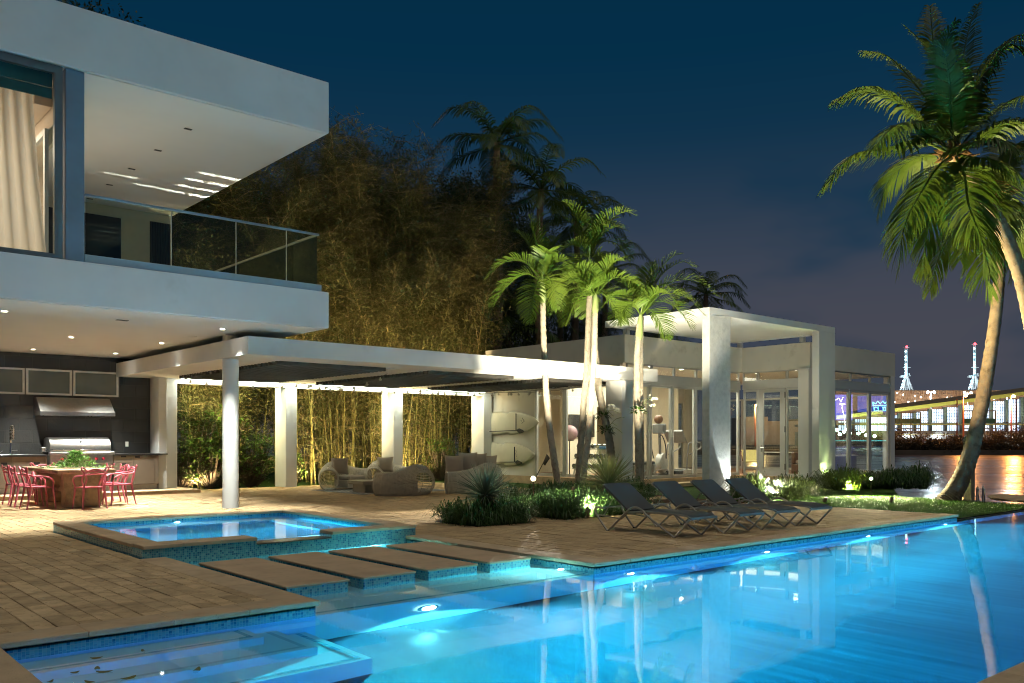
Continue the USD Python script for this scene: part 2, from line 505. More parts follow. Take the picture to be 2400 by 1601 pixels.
def pool_wall(a, b, zb, zt=-0.04, band=True):
    wl.add(quad((*a, zb), (*b, zb), (*b, TL if band else zt), (*a, TL if band else zt)))
    if band:
        tl.add(quad((*a, TL), (*b, TL), (*b, zt), (*a, zt)))


pool_wall((1.24, 2), (1.24, 6.84), FL)
pool_wall((3.7, 6.84), (1.24, 6.84), FL)
pool_wall((3.7, 6.84), (3.7, 10.6), SH)
pool_wall((7.2, 10.6), (7.2, 6.84), SH)
pool_wall((17.0, 6.84), (7.2, 6.84), FL)
pool_wall((20.8, 6.84), (17.0, 6.84), FL, -0.10)
pool_wall((20.8, 2), (20.8, 6.84), FL)
pool_wall((1.24, 2), (20.8, 2), FL)
part(pool, 'wall', wl, plaster)
part(pool, 'tile_band', tl, tile_blue)
part(pool, 'shelf', prism(sbox(3.7, 6.85, 7.2, 10.62), FL + 0.002, SH), plaster_shelf)
part(pool, 'shelf_trim', cbx(3.72, 7.18, 6.93, 6.985, SH - 0.03, SH + 0.004, 0.003), tile_blue)
for k, (xe, ye, z) in enumerate(((3.05, 6.47, -0.33), (3.33, 6.12, -0.55), (3.60, 5.76, -0.77))):
    part(pool, 'underwater_step', prism(sbox(1.25, ye, xe, 6.835), FL + 0.002, z), plaster_shelf)
    part(pool, 'step_trim', prism(shapely.union_all([sbox(1.25, ye + 0.06, xe - 0.06, ye + 0.10), sbox(xe - 0.10, ye + 0.06, xe - 0.06, 6.83)]), z - 0.01, z + 0.004), tile_blue)

# coping stones round the pool
def coping_run(parent, a, b, width, side, zt=0.006, th=0.045, over=0.03, length=0.62, name='coping_stone'):
    """stones from a to b; side = +1 when the stone lies left of the direction a->b"""
    a, b = np.array(a, float), np.array(b, float)
    L = np.linalg.norm(b - a)
    d = (b - a) / L
    nrm = np.array([-d[1], d[0]]) * side
    n = max(1, round(L / length))
    for k in range(n):
        s0, s1 = L * k / n + 0.0015, L * (k + 1) / n - 0.0015
        P = [a + d * s0 - nrm * over, a + d * s1 - nrm * over, a + d * s1 + nrm * width, a + d * s0 + nrm * width]
        x0, y0 = np.min(P, 0)
        x1, y1 = np.max(P, 0)
        part(parent, name, cbx(x0, x1, y0, y1, zt - th, zt + RNG.uniform(-0.001, 0.001), 0.006), coping_mat)


coping_run(pool, (1.24, 6.84), (3.7, 6.84), 0.30, 1)
coping_run(pool, (3.7, 6.81), (3.7, 10.55), 0.30, 1)
coping_run(pool, (7.2, 10.58), (7.2, 6.84), 0.30, 1)
coping_run(pool, (7.17, 6.84), (17.0, 6.84), 0.30, 1)
coping_run(pool, (1.24, 1.7), (1.24, 6.81), 0.34, 1)
coping_run(pool, (1.24, 2.0), (17.0, 2.0), 0.30, -1)
part(pool, 'spill_edge', cbx(17.0, 20.8, 6.84, 6.93, -0.5, -0.105, 0.01), plain('pale_edge_stone', (0.6, 0.6, 0.55), 0.5))

# pool water: clear sheet, rippled a little
water_mat = NM('pool_water', {
    'g': ('geometry', {}), 'n': ('noise_texture', {'scale': 0.8, 'detail': 2.0, 'roughness': 0.4}), 'b': ('bump', {'strength': 1.0, 'distance': 0.004}),
    'gl': ('glass_bsdf', {'color': (1, 1, 1), 'roughness': 0.03, 'IOR': 1.33}), 'v': ('absorption_volume', {'color': (0.0, 0.865, 0.970), 'density': 0.80})},
    [('g.position', 'n.vector'), ('n.fac', 'b.height'), ('b.normal', 'gl.normal')], 'gl.BSDF', 'v.volume')
pads = [(3.86, 4.53), (4.71, 5.34), (5.52, 6.19), (6.38, 7.00)]
PADS = shapely.union_all([sbox(a, 7.70, b, 9.84) for a, b in pads])
struct('pool_water', sheet(POOL.difference(PADS), WATER), water_mat)
ptop = plain('slab_stone', (0.50, 0.35, 0.21), 0.8, var=0.12, scale=3.0, bump=0.004, bscale=50, obj=0.05, stain=((0.22, 0.16, 0.10), 10.0, 0.6, 0.7))
pn = ['first stepping slab beside the left terrace, over the shelf water', 'second stepping slab from the left terrace, over the shelf water', 'third stepping slab, second from the lounger terrace', 'stepping slab nearest the lounger terrace and the lit shelf corner']
for (a, b), lb in zip(pads, pn):
    t = thing('stepping_slab', lb, 'stepping slab', ((a + b) / 2, 8.77, 0), group='stepping slabs across the pool shelf')
    h = (b - a) / 2
    part(t, 'stone_top', cbx(-h - 0.012, h + 0.012, -1.082, 1.082, -0.025, 0.0, 0.006), ptop)
    part(t, 'tiled_base', bx(-h, h, -1.07, 1.07, SH + 0.002, -0.0255), tile_blue)

# ------------------------------------------------------------------ spa
spa = UsdGeom.Xform.Define(stage, '/World/spa').GetPrim()
tag(spa, 'raised square hot tub with mosaic sides and stone rim, spilling into the shelf', 'hot tub')
body = SPA.buffer(-0.03).difference(SPA_IN)
spill = sbox(4.90, 10.5, 5.98, 11.0)
part(spa, 'tiled_wall', MB().add(prism(body.difference(spill), SH, 0.105)).add(prism(body.intersection(spill), SH, 0.055)), tile_blue)
part(spa, 'basin', MB().add(quad((3.72, 10.92, -0.62), (7.14, 10.92, -0.62), (7.14, 14.39, -0.62), (3.72, 14.39, -0.62))).add(
    quad((3.745, 14.365, -0.6), (7.115, 14.365, -0.6), (7.115, 14.365, -0.07), (3.745, 14.365, -0.07))).add(quad((3.745, 10.945, -0.6), (3.745, 14.365, -0.6), (3.745, 14.365, -0.07), (3.745, 10.945, -0.07))).add(
    quad((7.115, 14.365, -0.6), (7.115, 10.945, -0.6), (7.115, 10.945, -0.07), (7.115, 14.365, -0.07))), plaster)
part(spa, 'bench', prism(SPA_IN.buffer(-0.008).difference(sbox(4.3, 11.5, 6.6, 13.85)), -0.6, -0.30), plaster)
RIM = 0.15
for a, b, sd in (((3.48, 10.61), (4.90, 10.61), 1), ((5.98, 10.61), (7.37, 10.61), 1)):
    coping_run(spa, a, b, 0.335, sd, RIM, 0.044, 0.03, 0.5, 'rim_stone')
coping_run(spa, (3.48, 10.95), (3.48, 14.33), 0.29, -1, RIM, 0.044, 0.03, 0.5, 'rim_stone')
coping_run(spa, (7.37, 10.95), (7.37, 14.33), 0.285, 1, RIM, 0.044, 0.03, 0.5, 'rim_stone')
coping_run(spa, (3.48, 14.62), (7.37, 14.62), 0.285, -1, RIM, 0.044, 0.03, 0.5, 'rim_stone')
part(spa, 'spill_lip', cbx(4.905, 5.975, 10.58, 10.945, 0.0555, 0.068, 0.004), plain('wet_dark_stone', (0.10, 0.075, 0.045), 0.25, var=0.4, scale=20))
part(spa, 'spa_water', sheet(SPA_IN, 0.074), water_mat)

# ================================================================== THE HOUSE
house = thing('house', 'two storey white house with deep cantilevered roof and glass railed balcony', 'house')
HX, HY = 8.46, 15.10
part(house, 'roof_slab', cbx(-9, HX, HY, 24.0, 7.34, 8.33, 0.012), stucco)
part(house, 'roof_soffit', cbx(-8.9, HX - 0.06, HY + 0.06, 23.38, 7.325, 7.339, 0.004), ceiling_white)
part(house, 'balcony_slab', cbx(-9, HX, HY, 24.6, 3.56, 4.26, 0.012), stucco)
cl = part(house, 'porch_ceiling', cbx(-8.9, HX - 0.05, HY + 0.05, 24.4, 3.545, 3.559, 0.004), ceiling_white)
part(cl, 'speaker_grille', moved(lathe([(0, -0.012), (0.12, -0.012), (0.14, 0), (0.0, 0.0)], 20), (6.88, 18.06, 3.546)), ceiling_white)
part(cl, 'ceiling_vent', bx(4.93, 5.13, 16.36, 16.46, 3.538, 3.546), black)
blue = plain('slate_blue_render', (0.16, 0.20, 0.25), 0.8, var=0.08, scale=2.0, bump=0.002, bscale=60)
part(house, 'blue_fin_wall', cbx(3.78, 4.06, HY + 0.04, 15.42, 4.262, 7.322, 0.008), blue)
for y in (16.61, 18.24, 19.87, 21.44, 23.0):
    part(house, 'soffit_light', bx(6.22, 6.36, y - 0.035, y + 0.035, 7.317, 7.326), black)
# window wall left of the fin
grey_frame = plain('dark_window_frame', (0.17, 0.18, 0.18), 0.4, 0.4, var=0.05)
win = part(house, 'tall_window', MB().add(bx(-9, 3.74, 15.14, 15.22, 4.262, 4.34)).add(bx(3.62, 3.74, 15.14, 15.24, 4.34, 7.2)).add(bx(-9, 3.74, 15.14, 15.22, 7.2, 7.32)), grey_frame)
part(win, 'glass_pane', bx(-9, 3.62, 15.17, 15.18, 4.34, 7.2), pane('clear_window', (0.95, 0.97, 0.95), 0.03))
part(win, 'green_head_blind', MB().add(bx(-9, 3.60, 15.20, 15.24, 6.97, 7.19)).add(bx(-9, 3.60, 15.21, 15.23, 6.80, 6.96)), plain('green_glass_band', (0.05, 0.12, 0.10), 0.2))
room = plain('room_wall', (0.62, 0.50, 0.38), 0.9, var=0.03)
part(house, 'bedroom_shell', MB().add(bx(-9, 4.0, 20.5, 20.6, 4.27, 7.3)).add(bx(3.77, 3.79, 15.44, 20.5, 6.61, 7.3)).add(bx(-9, 3.76, 15.5, 20.5, 7.20, 7.26)).add(bx(3.5, 3.76, 15.9, 20.4, 6.9, 7.15)), room)
part(house, 'interior_door_frame', MB().add(bx(3.70, 3.76, 16.1, 16.2, 4.3, 6.6)).add(bx(3.70, 3.76, 16.2, 18.5, 6.5, 6.6)), aluminium)
part(house, 'interior_door_glass', bx(3.72, 3.73, 16.2, 18.5, 4.3, 6.5), pane('balcony_door_glass', (0.93, 0.97, 0.95), 0.05))
xs = np.linspace(-1.5, 3.38, 520)
cv = []
for k, x in enumerate(xs):
    ph = 30.0 * x + 3.5 * math.sin(2.1 * x)
    for z in np.linspace(4.3, 7.18, 7):
        u = (z - 4.3) / 2.9
        lean = 0.26 * max(0.0, (x - 2.6) / 0.8) * (1 - u) ** 1.3
        cv.append((x + lean + 0.015 * math.sin(2 * ph + z), 15.62 + 0.055 * math.sin(ph + 0.25 * z) * (0.7 + 0.3 * u), z))
i, j = np.meshgrid(np.arange(519), np.arange(6), indexing='ij')
cf = np.stack([i * 7 + j, (i + 1) * 7 + j, (i + 1) * 7 + j + 1, i * 7 + j + 1], -1).reshape(-1, 4)
sheer = NM('sheer_curtain', {'p': ('principled_bsdf', {'base_color': (0.78, 0.72, 0.62), 'roughness': 0.9}), 't': ('translucent_bsdf', {'color': (0.80, 0.74, 0.64)}), 'm': ('mix_closure', {'fac': 0.55})}, [('p.BSDF', 'm.closure1'), ('t.BSDF', 'm.closure2')], 'm.closure')
v, f, n = meshkit.arrays((np.array(cv), cf))
solo('sheer_curtain', (v, f), sheer, 'tall cream sheer curtain hanging behind the upper left window', 'curtain', smooth=True)
bed_lamp = thing('ceiling_lamp', 'warm lamp glow on the bedroom ceiling behind the sheer curtain', 'lamp')
part(bed_lamp, 'lamp_disc', moved(lathe([(0, 0), (0.14, 0), (0.15, 0.03), (0, 0.03)], 20), (1.0, 18.2, 7.165)), glow('warm_lamp', (1, 0.75, 0.5), 3.0))
area(bed_lamp, (0.5, 18.0, 7.1), (0, 0, -1), 4.5, 3.0, 62, (1, 0.86, 0.70))
area(bed_lamp, (2.9, 18.4, 7.12), (0.9, 0.15, -1), 1.2, 4.0, 42, (1, 0.84, 0.66))
# balcony
rail = part(house, 'balcony_upstand', MB().add(cbx(4.07, 8.33, HY + 0.05, HY + 0.17, 4.262, 4.395, 0.008)).add(cbx(8.21, 8.33, HY + 0.171, 24.0, 4.262, 4.395, 0.008)), plain('painted_upstand', (0.30, 0.38, 0.42), 0.6, var=0.05))
rail_glass = pane('railing_glass', (0.78, 0.84, 0.78), 0.03)
RX = [4.09, 5.47, 6.63, 7.62, 8.26]
for a, b in zip(RX, RX[1:]):
    part(rail, 'glass_panel', bx(a + 0.008, b - 0.008, HY + 0.104, HY + 0.118, 4.396, 5.345), rail_glass)
for a in RX[1:-1]:
    part(rail, 'joint_strip', bx(a - 0.007, a + 0.007, HY + 0.100, HY + 0.122, 4.396, 5.345), plain('joint_metal', (0.55, 0.52, 0.42), 0.4, 0.5))
for k in range(6):
    part(rail, 'glass_panel', bx(8.262, 8.276, HY + 0.13 + 1.25 * k, HY + 1.36 + 1.25 * k, 4.396, 5.345), rail_glass)
part(rail, 'handrail', MB().add(cbx(4.08, 8.30, HY + 0.085, HY + 0.137, 5.346, 5.385, 0.006)), plain('blue_grey_rail', (0.30, 0.40, 0.48), 0.35, 0.5))
part(rail, 'side_handrail', cbx(8.243, 8.295, HY + 0.138, 23.5, 5.346, 5.385, 0.006), plain('tan_rail', (0.50, 0.44, 0.32), 0.45))
bw = part(house, 'balcony_back_wall', MB().add(bx(3.5, 8.43, 23.4, 23.6, 4.262, 7.338)).add(bx(4.0, 4.06, 15.43, 20.5, 6.61, 7.322)).add(bx(4.0, 4.06, 20.5, 23.4, 4.262, 7.322)), plain('balcony_wall', (0.50, 0.46, 0.36), 0.85, var=0.04))
dk = plain('dark_glazing', (0.012, 0.014, 0.012), 0.06, var=0.1)
part(bw, 'dark_window', bx(4.6, 7.13, 23.36, 23.395, 4.3, 7.05), dk)
lv = MB()
for k in range(13):
    lv.add(bx(7.88 + 0.042 * k, 7.905 + 0.042 * k, 23.3, 23.395, 4.3, 7.08))
lv.add(bx(7.86, 8.42, 23.36, 23.398, 4.3, 7.1))
part(bw, 'louvred_shutter', lv, plain('dark_louvre', (0.03, 0.028, 0.025), 0.5))

# kitchen wall of slate tiles
KY = 24.10
slate = plain('slate_tile', (0.022, 0.021, 0.019), 0.6, var=0.22, scale=2.2, bump=0.004, bscale=22, obj=0.28)
kw = part(house, 'kitchen_wall', bx(-3.0, 8.10, KY, KY + 0.3, 0.10, 3.54), plain('tile_joint', (0.065, 0.06, 0.052), 0.9))
openw = sbox(1.0, 2.50, 7.32, 3.18)
r = 0
z = 0.10
while z < 3.52:
    x = 1.0 + (0.32 if r % 2 else 0.0) - 0.61
    while x < 8.1:
        q = sbox(max(x, 1.0) + 0.003, z + 0.003, min(x + 0.607, 8.1) - 0.003, min(z + 0.302, 3.535)).difference(openw)
        for g in (q.geoms if hasattr(q, 'geoms') else [q]):
            if g.area > 0.004:
                x0, z0, x1, z1 = g.bounds
                if g.area > 0.97 * (x1 - x0) * (z1 - z0):
                    part(kw, 'slate_tile', cbx(x0, x1, KY - 0.012 - RNG.uniform(0, 0.003), KY - 0.001, z0, z1, 0.003), slate)
                else:
                    m = trimesh.creation.extrude_polygon(g, 0.011, engine='earcut')
                    vv = np.array(m.vertices)
                    part(kw, 'slate_tile', (np.stack([vv[:, 0], KY - 0.001 - vv[:, 2], vv[:, 1]], 1), np.array(m.faces)[:, ::-1]), slate)
        x += 0.61
    z += 0.305
    r += 1
frost = plain('frosted_pane', (0.10, 0.115, 0.10), 0.12, var=0.15, scale=1.5)
for a, b in ((4.0, 5.085), (5.115, 6.155), (6.185, 7.28)):
    w = part(house, 'strip_window', MB().add(bx(a, b, KY - 0.05, KY - 0.002, 2.52, 2.565)).add(bx(a, b, KY - 0.05, KY - 0.002, 3.115, 3.16)).add(bx(a, a + 0.05, KY - 0.05, KY - 0.002, 2.565, 3.115)).add(bx(b - 0.05, b, KY - 0.05, KY - 0.002, 2.565, 3.115)), plain('white_window_frame', (0.68, 0.66, 0.6), 0.4))
    part(w, 'pane', bx(a + 0.05, b - 0.05, KY - 0.03, KY - 0.022, 2.565, 3.115), frost)
part(house, 'end_pier', cbx(8.12, 8.34, 23.5, 24.6, 0.10, 3.54, 0.008), stucco)

# downlights under the balcony slab
lens = glow('downlight_lens', (1.0, 0.96, 0.86), 60.0)
trim = plain('white_trim', (0.75, 0.75, 0.72), 0.4)
DL = [(6.88, 16.40, 'front right, beside the round column'), (6.86, 19.66, 'right middle, between column and kitchen'), (6.84, 22.83, 'right rear, over the counter end'), (5.04, 19.76, 'above the dining table'), (5.04, 22.99, 'rear, over the grill hood'), (3.19, 16.51, 'front left, at the picture edge')]
for x, y, w in DL:
    t = thing('downlight', 'small round recessed downlight in the porch ceiling, ' + w, 'downlight', group='recessed downlights of the porch ceiling')
    part(t, 'trim_ring', moved(lathe([(0.045, 0.0), (0.045, -0.006), (0.075, -0.004), (0.078, 0.0)], 24), (x, y, 3.544)), trim)
    part(t, 'lens', moved(lathe([(0, 0), (0.044, 0)], 20), (x, y, 3.5415)), lens)
    spot(t, (x, y, 3.52), (x, y, 0), 520, 40, 1.0, (0.97, 1.0, 0.93), 0.035)

# ------------------------------------------------------------------ outdoor kitchen
cab = plain('taupe_cabinet', (0.17, 0.135, 0.10), 0.45, var=0.05)
top = plain('dark_counter_stone', (0.02, 0.02, 0.02), 0.25, var=0.2)
kc = thing('kitchen_counter', 'long taupe outdoor kitchen counter with dark stone top along slate wall', 'counter')
part(kc, 'plinth', bx(-2, 8.08, 23.52, 24.08, 0.101, 0.24), plain('pale_plinth', (0.5, 0.47, 0.4), 0.5))
part(kc, 'carcass', MB().add(bx(-2, 5.44, 23.45, 24.08, 0.24, 1.0)).add(bx(6.97, 8.10, 23.45, 24.08, 0.24, 1.0)), cab)
part(kc, 'countertop', MB().add(cbx(-2, 5.45, 23.40, 24.085, 1.0, 1.045, 0.006)).add(cbx(6.96, 8.33, 23.40, 24.085, 1.0, 1.045, 0.006)), top)
for a in np.arange(2.6, 5.3, 0.7):
    d = part(kc, 'cabinet_door', cbx(a + 0.004, a + 0.696, 23.43, 23.449, 0.25, 0.86, 0.003), cab)
    part(d, 'finger_notch', bx(a + 0.45, a + 0.58, 23.427, 23.431, 0.80, 0.86), black)
    part(kc, 'drawer_front', cbx(a + 0.004, a + 0.696, 23.43, 23.449, 0.87, 0.99, 0.003), plain('taupe_drawer', (0.15, 0.11, 0.075), 0.45))
for z0, z1 in ((0.25, 0.55), (0.555, 0.80), (0.805, 0.99)):
    d = part(kc, 'drawer_front', cbx(6.98, 7.45, 23.43, 23.449, z0, z1, 0.003), cab)
    part(d, 'finger_notch', bx(7.15, 7.28, 23.427, 23.431, z1 - 0.04, z1 - 0.002), black)
d = part(kc, 'cabinet_door', cbx(7.455, 8.0, 23.43, 23.449, 0.25, 0.99, 0.003), cab)
part(d, 'finger_notch', bx(7.5, 7.62, 23.427, 23.431, 0.93, 0.988), black)
part(kc, 'end_panel', cbx(8.004, 8.10, 23.43, 23.449, 0.25, 0.99, 0.003), cab)

gr = thing('grill', 'stainless steel gas grill with domed lid and red knobs on counter', 'grill', (6.2, 23.72, 0))
pr = [(-0.33, 1.10), (-0.33, 1.20), (-0.30, 1.30), (-0.22, 1.40), (-0.08, 1.455), (0.10, 1.46), (0.30, 1.42), (0.34, 1.10)]
lid = MB()
n = len(pr)
lv_ = np.array([(s * 0.70, y, z) for s in (-1, 1) for y, z in pr])
lf = [[k, n + k, n + (k + 1) % n, k] for k in range(0)]
q4 = np.array([[k, (k + 1) % n, n + (k + 1) % n, n + k] for k in range(n)])
lid.add((lv_, q4[:, ::-1]))
for s in (0, 1):
    fan = np.array([[s * n, s * n + k, s * n + k + 1] for k in range(1, n - 1)])
    lid.add((lv_, fan if s == 1 else fan[:, ::-1]))
part(gr, 'lid', lid, steel, smooth=25)
part(gr, 'lid_seam', bx(-0.71, 0.71, -0.345, -0.335, 1.15, 1.165), plain('dark_seam', (0.08, 0.08, 0.08), 0.4, 0.8))
part(gr, 'lid_handle', MB().add(tube([(-0.66, -0.41, 1.145), (0.66, -0.41, 1.145)], 0.017, 10)).add(bx(-0.62, -0.59, -0.41, -0.33, 1.13, 1.16)).add(bx(0.59, 0.62, -0.41, -0.33, 1.13, 1.16)), chrome, smooth=40)
part(gr, 'thermometer', moved((np.array(lathe([(0, 0.0), (0.035, 0.0), (0.04, -0.012), (0.04, -0.02)], 18)[0])[:, [0, 2, 1]], lathe([(0, 0.0), (0.035, 0.0), (0.04, -0.012), (0.04, -0.02)], 18)[1]), (0.0, -0.285, 1.36)), plain('gauge_face', (0.2, 0.2, 0.19), 0.3, 0.6))
part(gr, 'front_bar', cbx(-0.74, 0.76, -0.43, -0.30, 1.03, 1.10, 0.01), steel)
part(gr, 'control_panel', cbx(-0.72, 0.72, -0.40, 0.33, 0.80, 1.029, 0.008), steel)
part(gr, 'lower_front', cbx(-0.72, 0.72, -0.30, 0.33, 0.24, 0.799, 0.008), steel)
red = plain('red_knob', (0.30, 0.012, 0.03), 0.3)
for x in (-0.45, -0.27, -0.09, 0.16, 0.33, 0.50):
    kv, kf = lathe([(0, -0.035), (0.03, -0.035), (0.036, -0.02), (0.04, 0.0)], 16)
    part(gr, 'knob', (np.stack([kv[:, 0] + x, kv[:, 2] - 0.402, kv[:, 1] + 0.925], 1), kf[:, ::-1]), red, smooth=40)
part(gr, 'side_motor', cbx(-0.86, -0.76, -0.18, -0.08, 1.10, 1.22, 0.015), steel)
part(gr, 'motor_rod', tube([(-0.77, -0.13, 1.16), (-0.70, -0.13, 1.16)], 0.012, 8), black)

hd = thing('range_hood', 'wide stainless steel range hood on the slate wall above the grill', 'hood', (6.18, 24.08, 0))
part(hd, 'canopy', hull([(-0.86, -0.52, 2.10), (0.86, -0.52, 2.10), (-0.88, 0, 2.10), (0.88, 0, 2.10), (-0.86, -0.10, 2.46), (0.86, -0.10, 2.46), (-0.88, 0, 2.46), (0.88, 0, 2.46)]), steel)
part(hd, 'lip', cbx(-0.87, 0.87, -0.53, 0, 2.00, 2.099, 0.006), steel)
for x in (-0.8, 0.22, 0.3):
    part(hd, 'hook', bx(x, x + 0.025, -0.50, -0.47, 1.98, 2.0), black)
hf = thing('kitchen_faucet', 'tall chrome spring faucet standing on the counter left of grill', 'faucet', (4.72, 23.75, 1.045))
part(hf, 'base', lathe([(0, 0), (0.035, 0), (0.03, 0.03), (0.022, 0.12), (0.02, 0.28), (0, 0.28)], 14), chrome, smooth=40)
part(hf, 'spring_neck', tube(spline([(0, 0, 0.28), (0, 0, 0.62), (0.02, -0.03, 0.68), (0.03, -0.10, 0.66), (0.03, -0.12, 0.50), (0.03, -0.12, 0.36)], 40), [0.022 + 0.006 * (k % 2) for k in range(40)], 10), chrome, smooth=False)
part(hf, 'lever', tube([(0, 0, 0.10), (0.14, -0.02, 0.10)], 0.012, 8), chrome, smooth=40)
sf = thing('soap_tap', 'short curved chrome tap beside the tall faucet on the counter', 'tap', (4.46, 23.72, 1.045))
part(sf, 'body', lathe([(0, 0), (0.028, 0), (0.022, 0.06), (0.02, 0.1), (0, 0.1)], 12), chrome, smooth=40)
part(sf, 'spout', tube(spline([(0, 0, 0.1), (0, 0, 0.22), (-0.03, -0.02, 0.27), (-0.08, -0.04, 0.26), (-0.10, -0.05, 0.20)], 16), 0.009, 8), chrome, smooth=40)
part(sf, 'lever', tube([(0.02, 0, 0.04), (0.09, 0, 0.09)], 0.012, 8), chrome, smooth=40)
ot = thing('wall_outlet', 'small white outlet cover plate on the dark slate wall', 'outlet')
part(ot, 'cover_plate', cbx(7.46, 7.54, KY - 0.024, KY - 0.016, 1.22, 1.35, 0.003), plain('white_plastic', (0.7, 0.7, 0.66), 0.4))

# ================================================================== PERGOLA
PX0, PX1, PY0, PY1, PZ0, PZ1 = 7.22, 19.45, 16.0, 24.05, 3.05, 3.40
pg = thing('pergola', 'long white flat roofed pergola with dark slats between house and cabana', 'pergola')
bays = [(8.35, 11.35), (12.25, 15.25), (16.15, 18.75)]
roofp = sbox(PX0, PY0, PX1, PY1)
for a, b in bays:
    roofp = roofp.difference(sbox(a, 16.95, b, 22.6))
part(pg, 'roof_frame', prism(roofp, PZ0, PZ1), stucco)
slat = plain('dark_slat', (0.045, 0.04, 0.033), 0.6, var=0.25, scale=12, obj=0.15)
for a, b in bays:
    k = 0
    y = 17.02
    while y < 22.55:
        part(pg, 'slat', bx(a - 0.05, b - 0.35 - 0.25 * (k % 2 == 0) * 0, y, y + 0.055, PZ0 - 0.075, PZ0 + 0.06), slat)
        y += 0.17
for x in (8.34, 11.88, 15.64, 19.40):
    part(pg, 'pillar', cbx(x, x + 0.36, 23.75, 24.45 if x > 9 else 24.40, 0.10 if x < 9 else 0.0, PZ0 - 0.002 if x > 9 else PZ0 - 0.002, 0.006), stucco)
part(pg, 'rear_beam', cbx(8.30, 19.9, 23.76, 24.05, 2.93, 3.048, 0.005), stucco)
part(pg, 'front_pillar', cbx(18.15, 18.62, 16.20, 16.80, -0.05, PZ0 - 0.002, 0.006), stucco)
part(pg, 'round_column', MB().add(moved(lathe([(0, 0), (0.163, 0), (0.163, 3.048), (0, 3.048)], 48), (7.44, 17.33, 0.0))).add(moved(lathe([(0.163, 3.402), (0.163, 3.558)], 40), (7.44, 17.33, 0.0))), stucco, smooth=40)
led = part(pg, 'light_strip', bx(8.75, 19.3, 23.56, 23.60, 3.035, 3.049), glow('led_strip', (0.90, 1.0, 0.84), 7.0))
area(pg, (14.0, 23.50, 3.02), (0, 0.35, -1), 10.5, 0.05, 46, (0.92, 1.0, 0.82))
gl = thing('string_lights', 'string of small unlit globe bulbs slung under the pergola slats', 'string lights')
wire = []
bulbm = plain('glass_bulb', (0.55, 0.52, 0.45), 0.1)
def festoon(a, b, n, sag):
    a, b = np.array(a), np.array(b)
    P = [a + (b - a) * t - np.array([0, 0, sag * 4 * t * (1 - t)]) for t in np.linspace(0, 1, 2 * n + 1)]
    part(gl, 'cable', tube(P, 0.007, 5), black)
    for p in P[1::2]:
        part(gl, 'bulb', MB().add(moved(lathe([(0, -0.10), (0.03, -0.092), (0.042, -0.07), (0.032, -0.045), (0.014, -0.035), (0.014, 0), (0, 0)], 8), p)), bulbm, smooth=50)
festoon((8.6, 23.1, 3.02), (12.0, 22.9, 3.02), 8, 0.10)
festoon((12.0, 22.9, 3.02), (11.8, 18.2, 3.02), 7, 0.22)
festoon((12.0, 22.9, 3.02), (18.6, 22.7, 3.02), 14, 0.10)
festoon((18.9, 22.6, 3.0), (19.0, 18.2, 3.02), 9, 0.08)
festoon((15.7, 22.8, 3.02), (18.3, 18.0, 3.02), 9, 0.2)

# floodlights standing on the pergola roof
def roof_flood(pos, target, power, cone, label, col=(1, 0.72, 0.36)):
    t = thing('roof_floodlight', label, 'floodlight', group='floodlights on the pergola roof')
    p = np.array(pos, float)
    part(t, 'bracket', bx(p[0] - 0.02, p[0] + 0.02, p[1] - 0.02, p[1] + 0.02, PZ1, p[2] - 0.05), black)
    part(t, 'housing', cbx(p[0] - 0.09, p[0] + 0.09, p[1] - 0.06, p[1] + 0.03, p[2] - 0.06, p[2] + 0.06, 0.01), black)
    d = unit_(np.array(target) - p)
    spot(t, p + d * 0.14, target, power, cone, 0.8, col, 0.04)


def unit_(v):
    return v / np.linalg.norm(v)


for x, w in ((9.6, 'left of the second pillar'), (12.6, 'beyond the second pillar'), (15.6, 'above the third pillar'), (18.4, 'nearest the cabana')):
    roof_flood((x, 23.6, 3.56), (x + 0.1, 27.3, 9.0), 170, 66, 'floodlight on the pergola roof facing the bamboo, ' + w)
# louvred lamp throwing light bars on the roof soffit
lv2 = thing('louvred_floodlight', 'small louvred lamp on the pergola roof throwing light bars on the soffit', 'floodlight')
LP = np.array([10.6, 20.1, 3.50])
K = 0.09
slots = []
for y in (19.14, 19.77, 20.41, 21.0):
    slots += [(7.45, 7.86, y - 0.075, y + 0.075), (7.96, 8.7, y - 0.085, y + 0.085)]
slots += [(5.7, 6.6, 20.46, 20.56), (6.7, 7.4, 20.9, 21.02)]
plate = sbox(LP[0] - 0.55, LP[1] - 0.20, LP[0] + 0.05, LP[1] + 0.20)
for x0, x1, y0, y1 in slots:
    a = LP[:2] + (np.array([x0, y0]) - LP[:2]) * K
    b = LP[:2] + (np.array([x1, y1]) - LP[:2]) * K
    plate = plate.difference(sbox(a[0], a[1], b[0], b[1]))
zp = LP[2] + K * (7.325 - LP[2])
part(lv2, 'louvre_plate', prism(plate, zp, zp + 0.001), black)
part(lv2, 'housing', MB().add(bx(LP[0] - 0.55, LP[0] + 0.05, LP[1] - 0.21, LP[1] - 0.2, 3.27, zp)).add(bx(LP[0] - 0.55, LP[0] + 0.05, LP[1] + 0.2, LP[1] + 0.21, 3.27, zp)).add(bx(LP[0] + 0.05, LP[0] + 0.06, LP[1] - 0.21, LP[1] + 0.21, 3.27, zp)).add(bx(LP[0] - 0.56, LP[0] - 0.55, LP[1] - 0.21, LP[1] + 0.21, 3.27, zp)).add(bx(LP[0] - 0.55, LP[0] + 0.05, LP[1] - 0.2, LP[1] + 0.2, 3.27, 3.28)), black)
spot(lv2, LP, (7.9, 20.1, 7.33), 700, 34, 0.2, (0.95, 1.0, 0.85), 0.004)

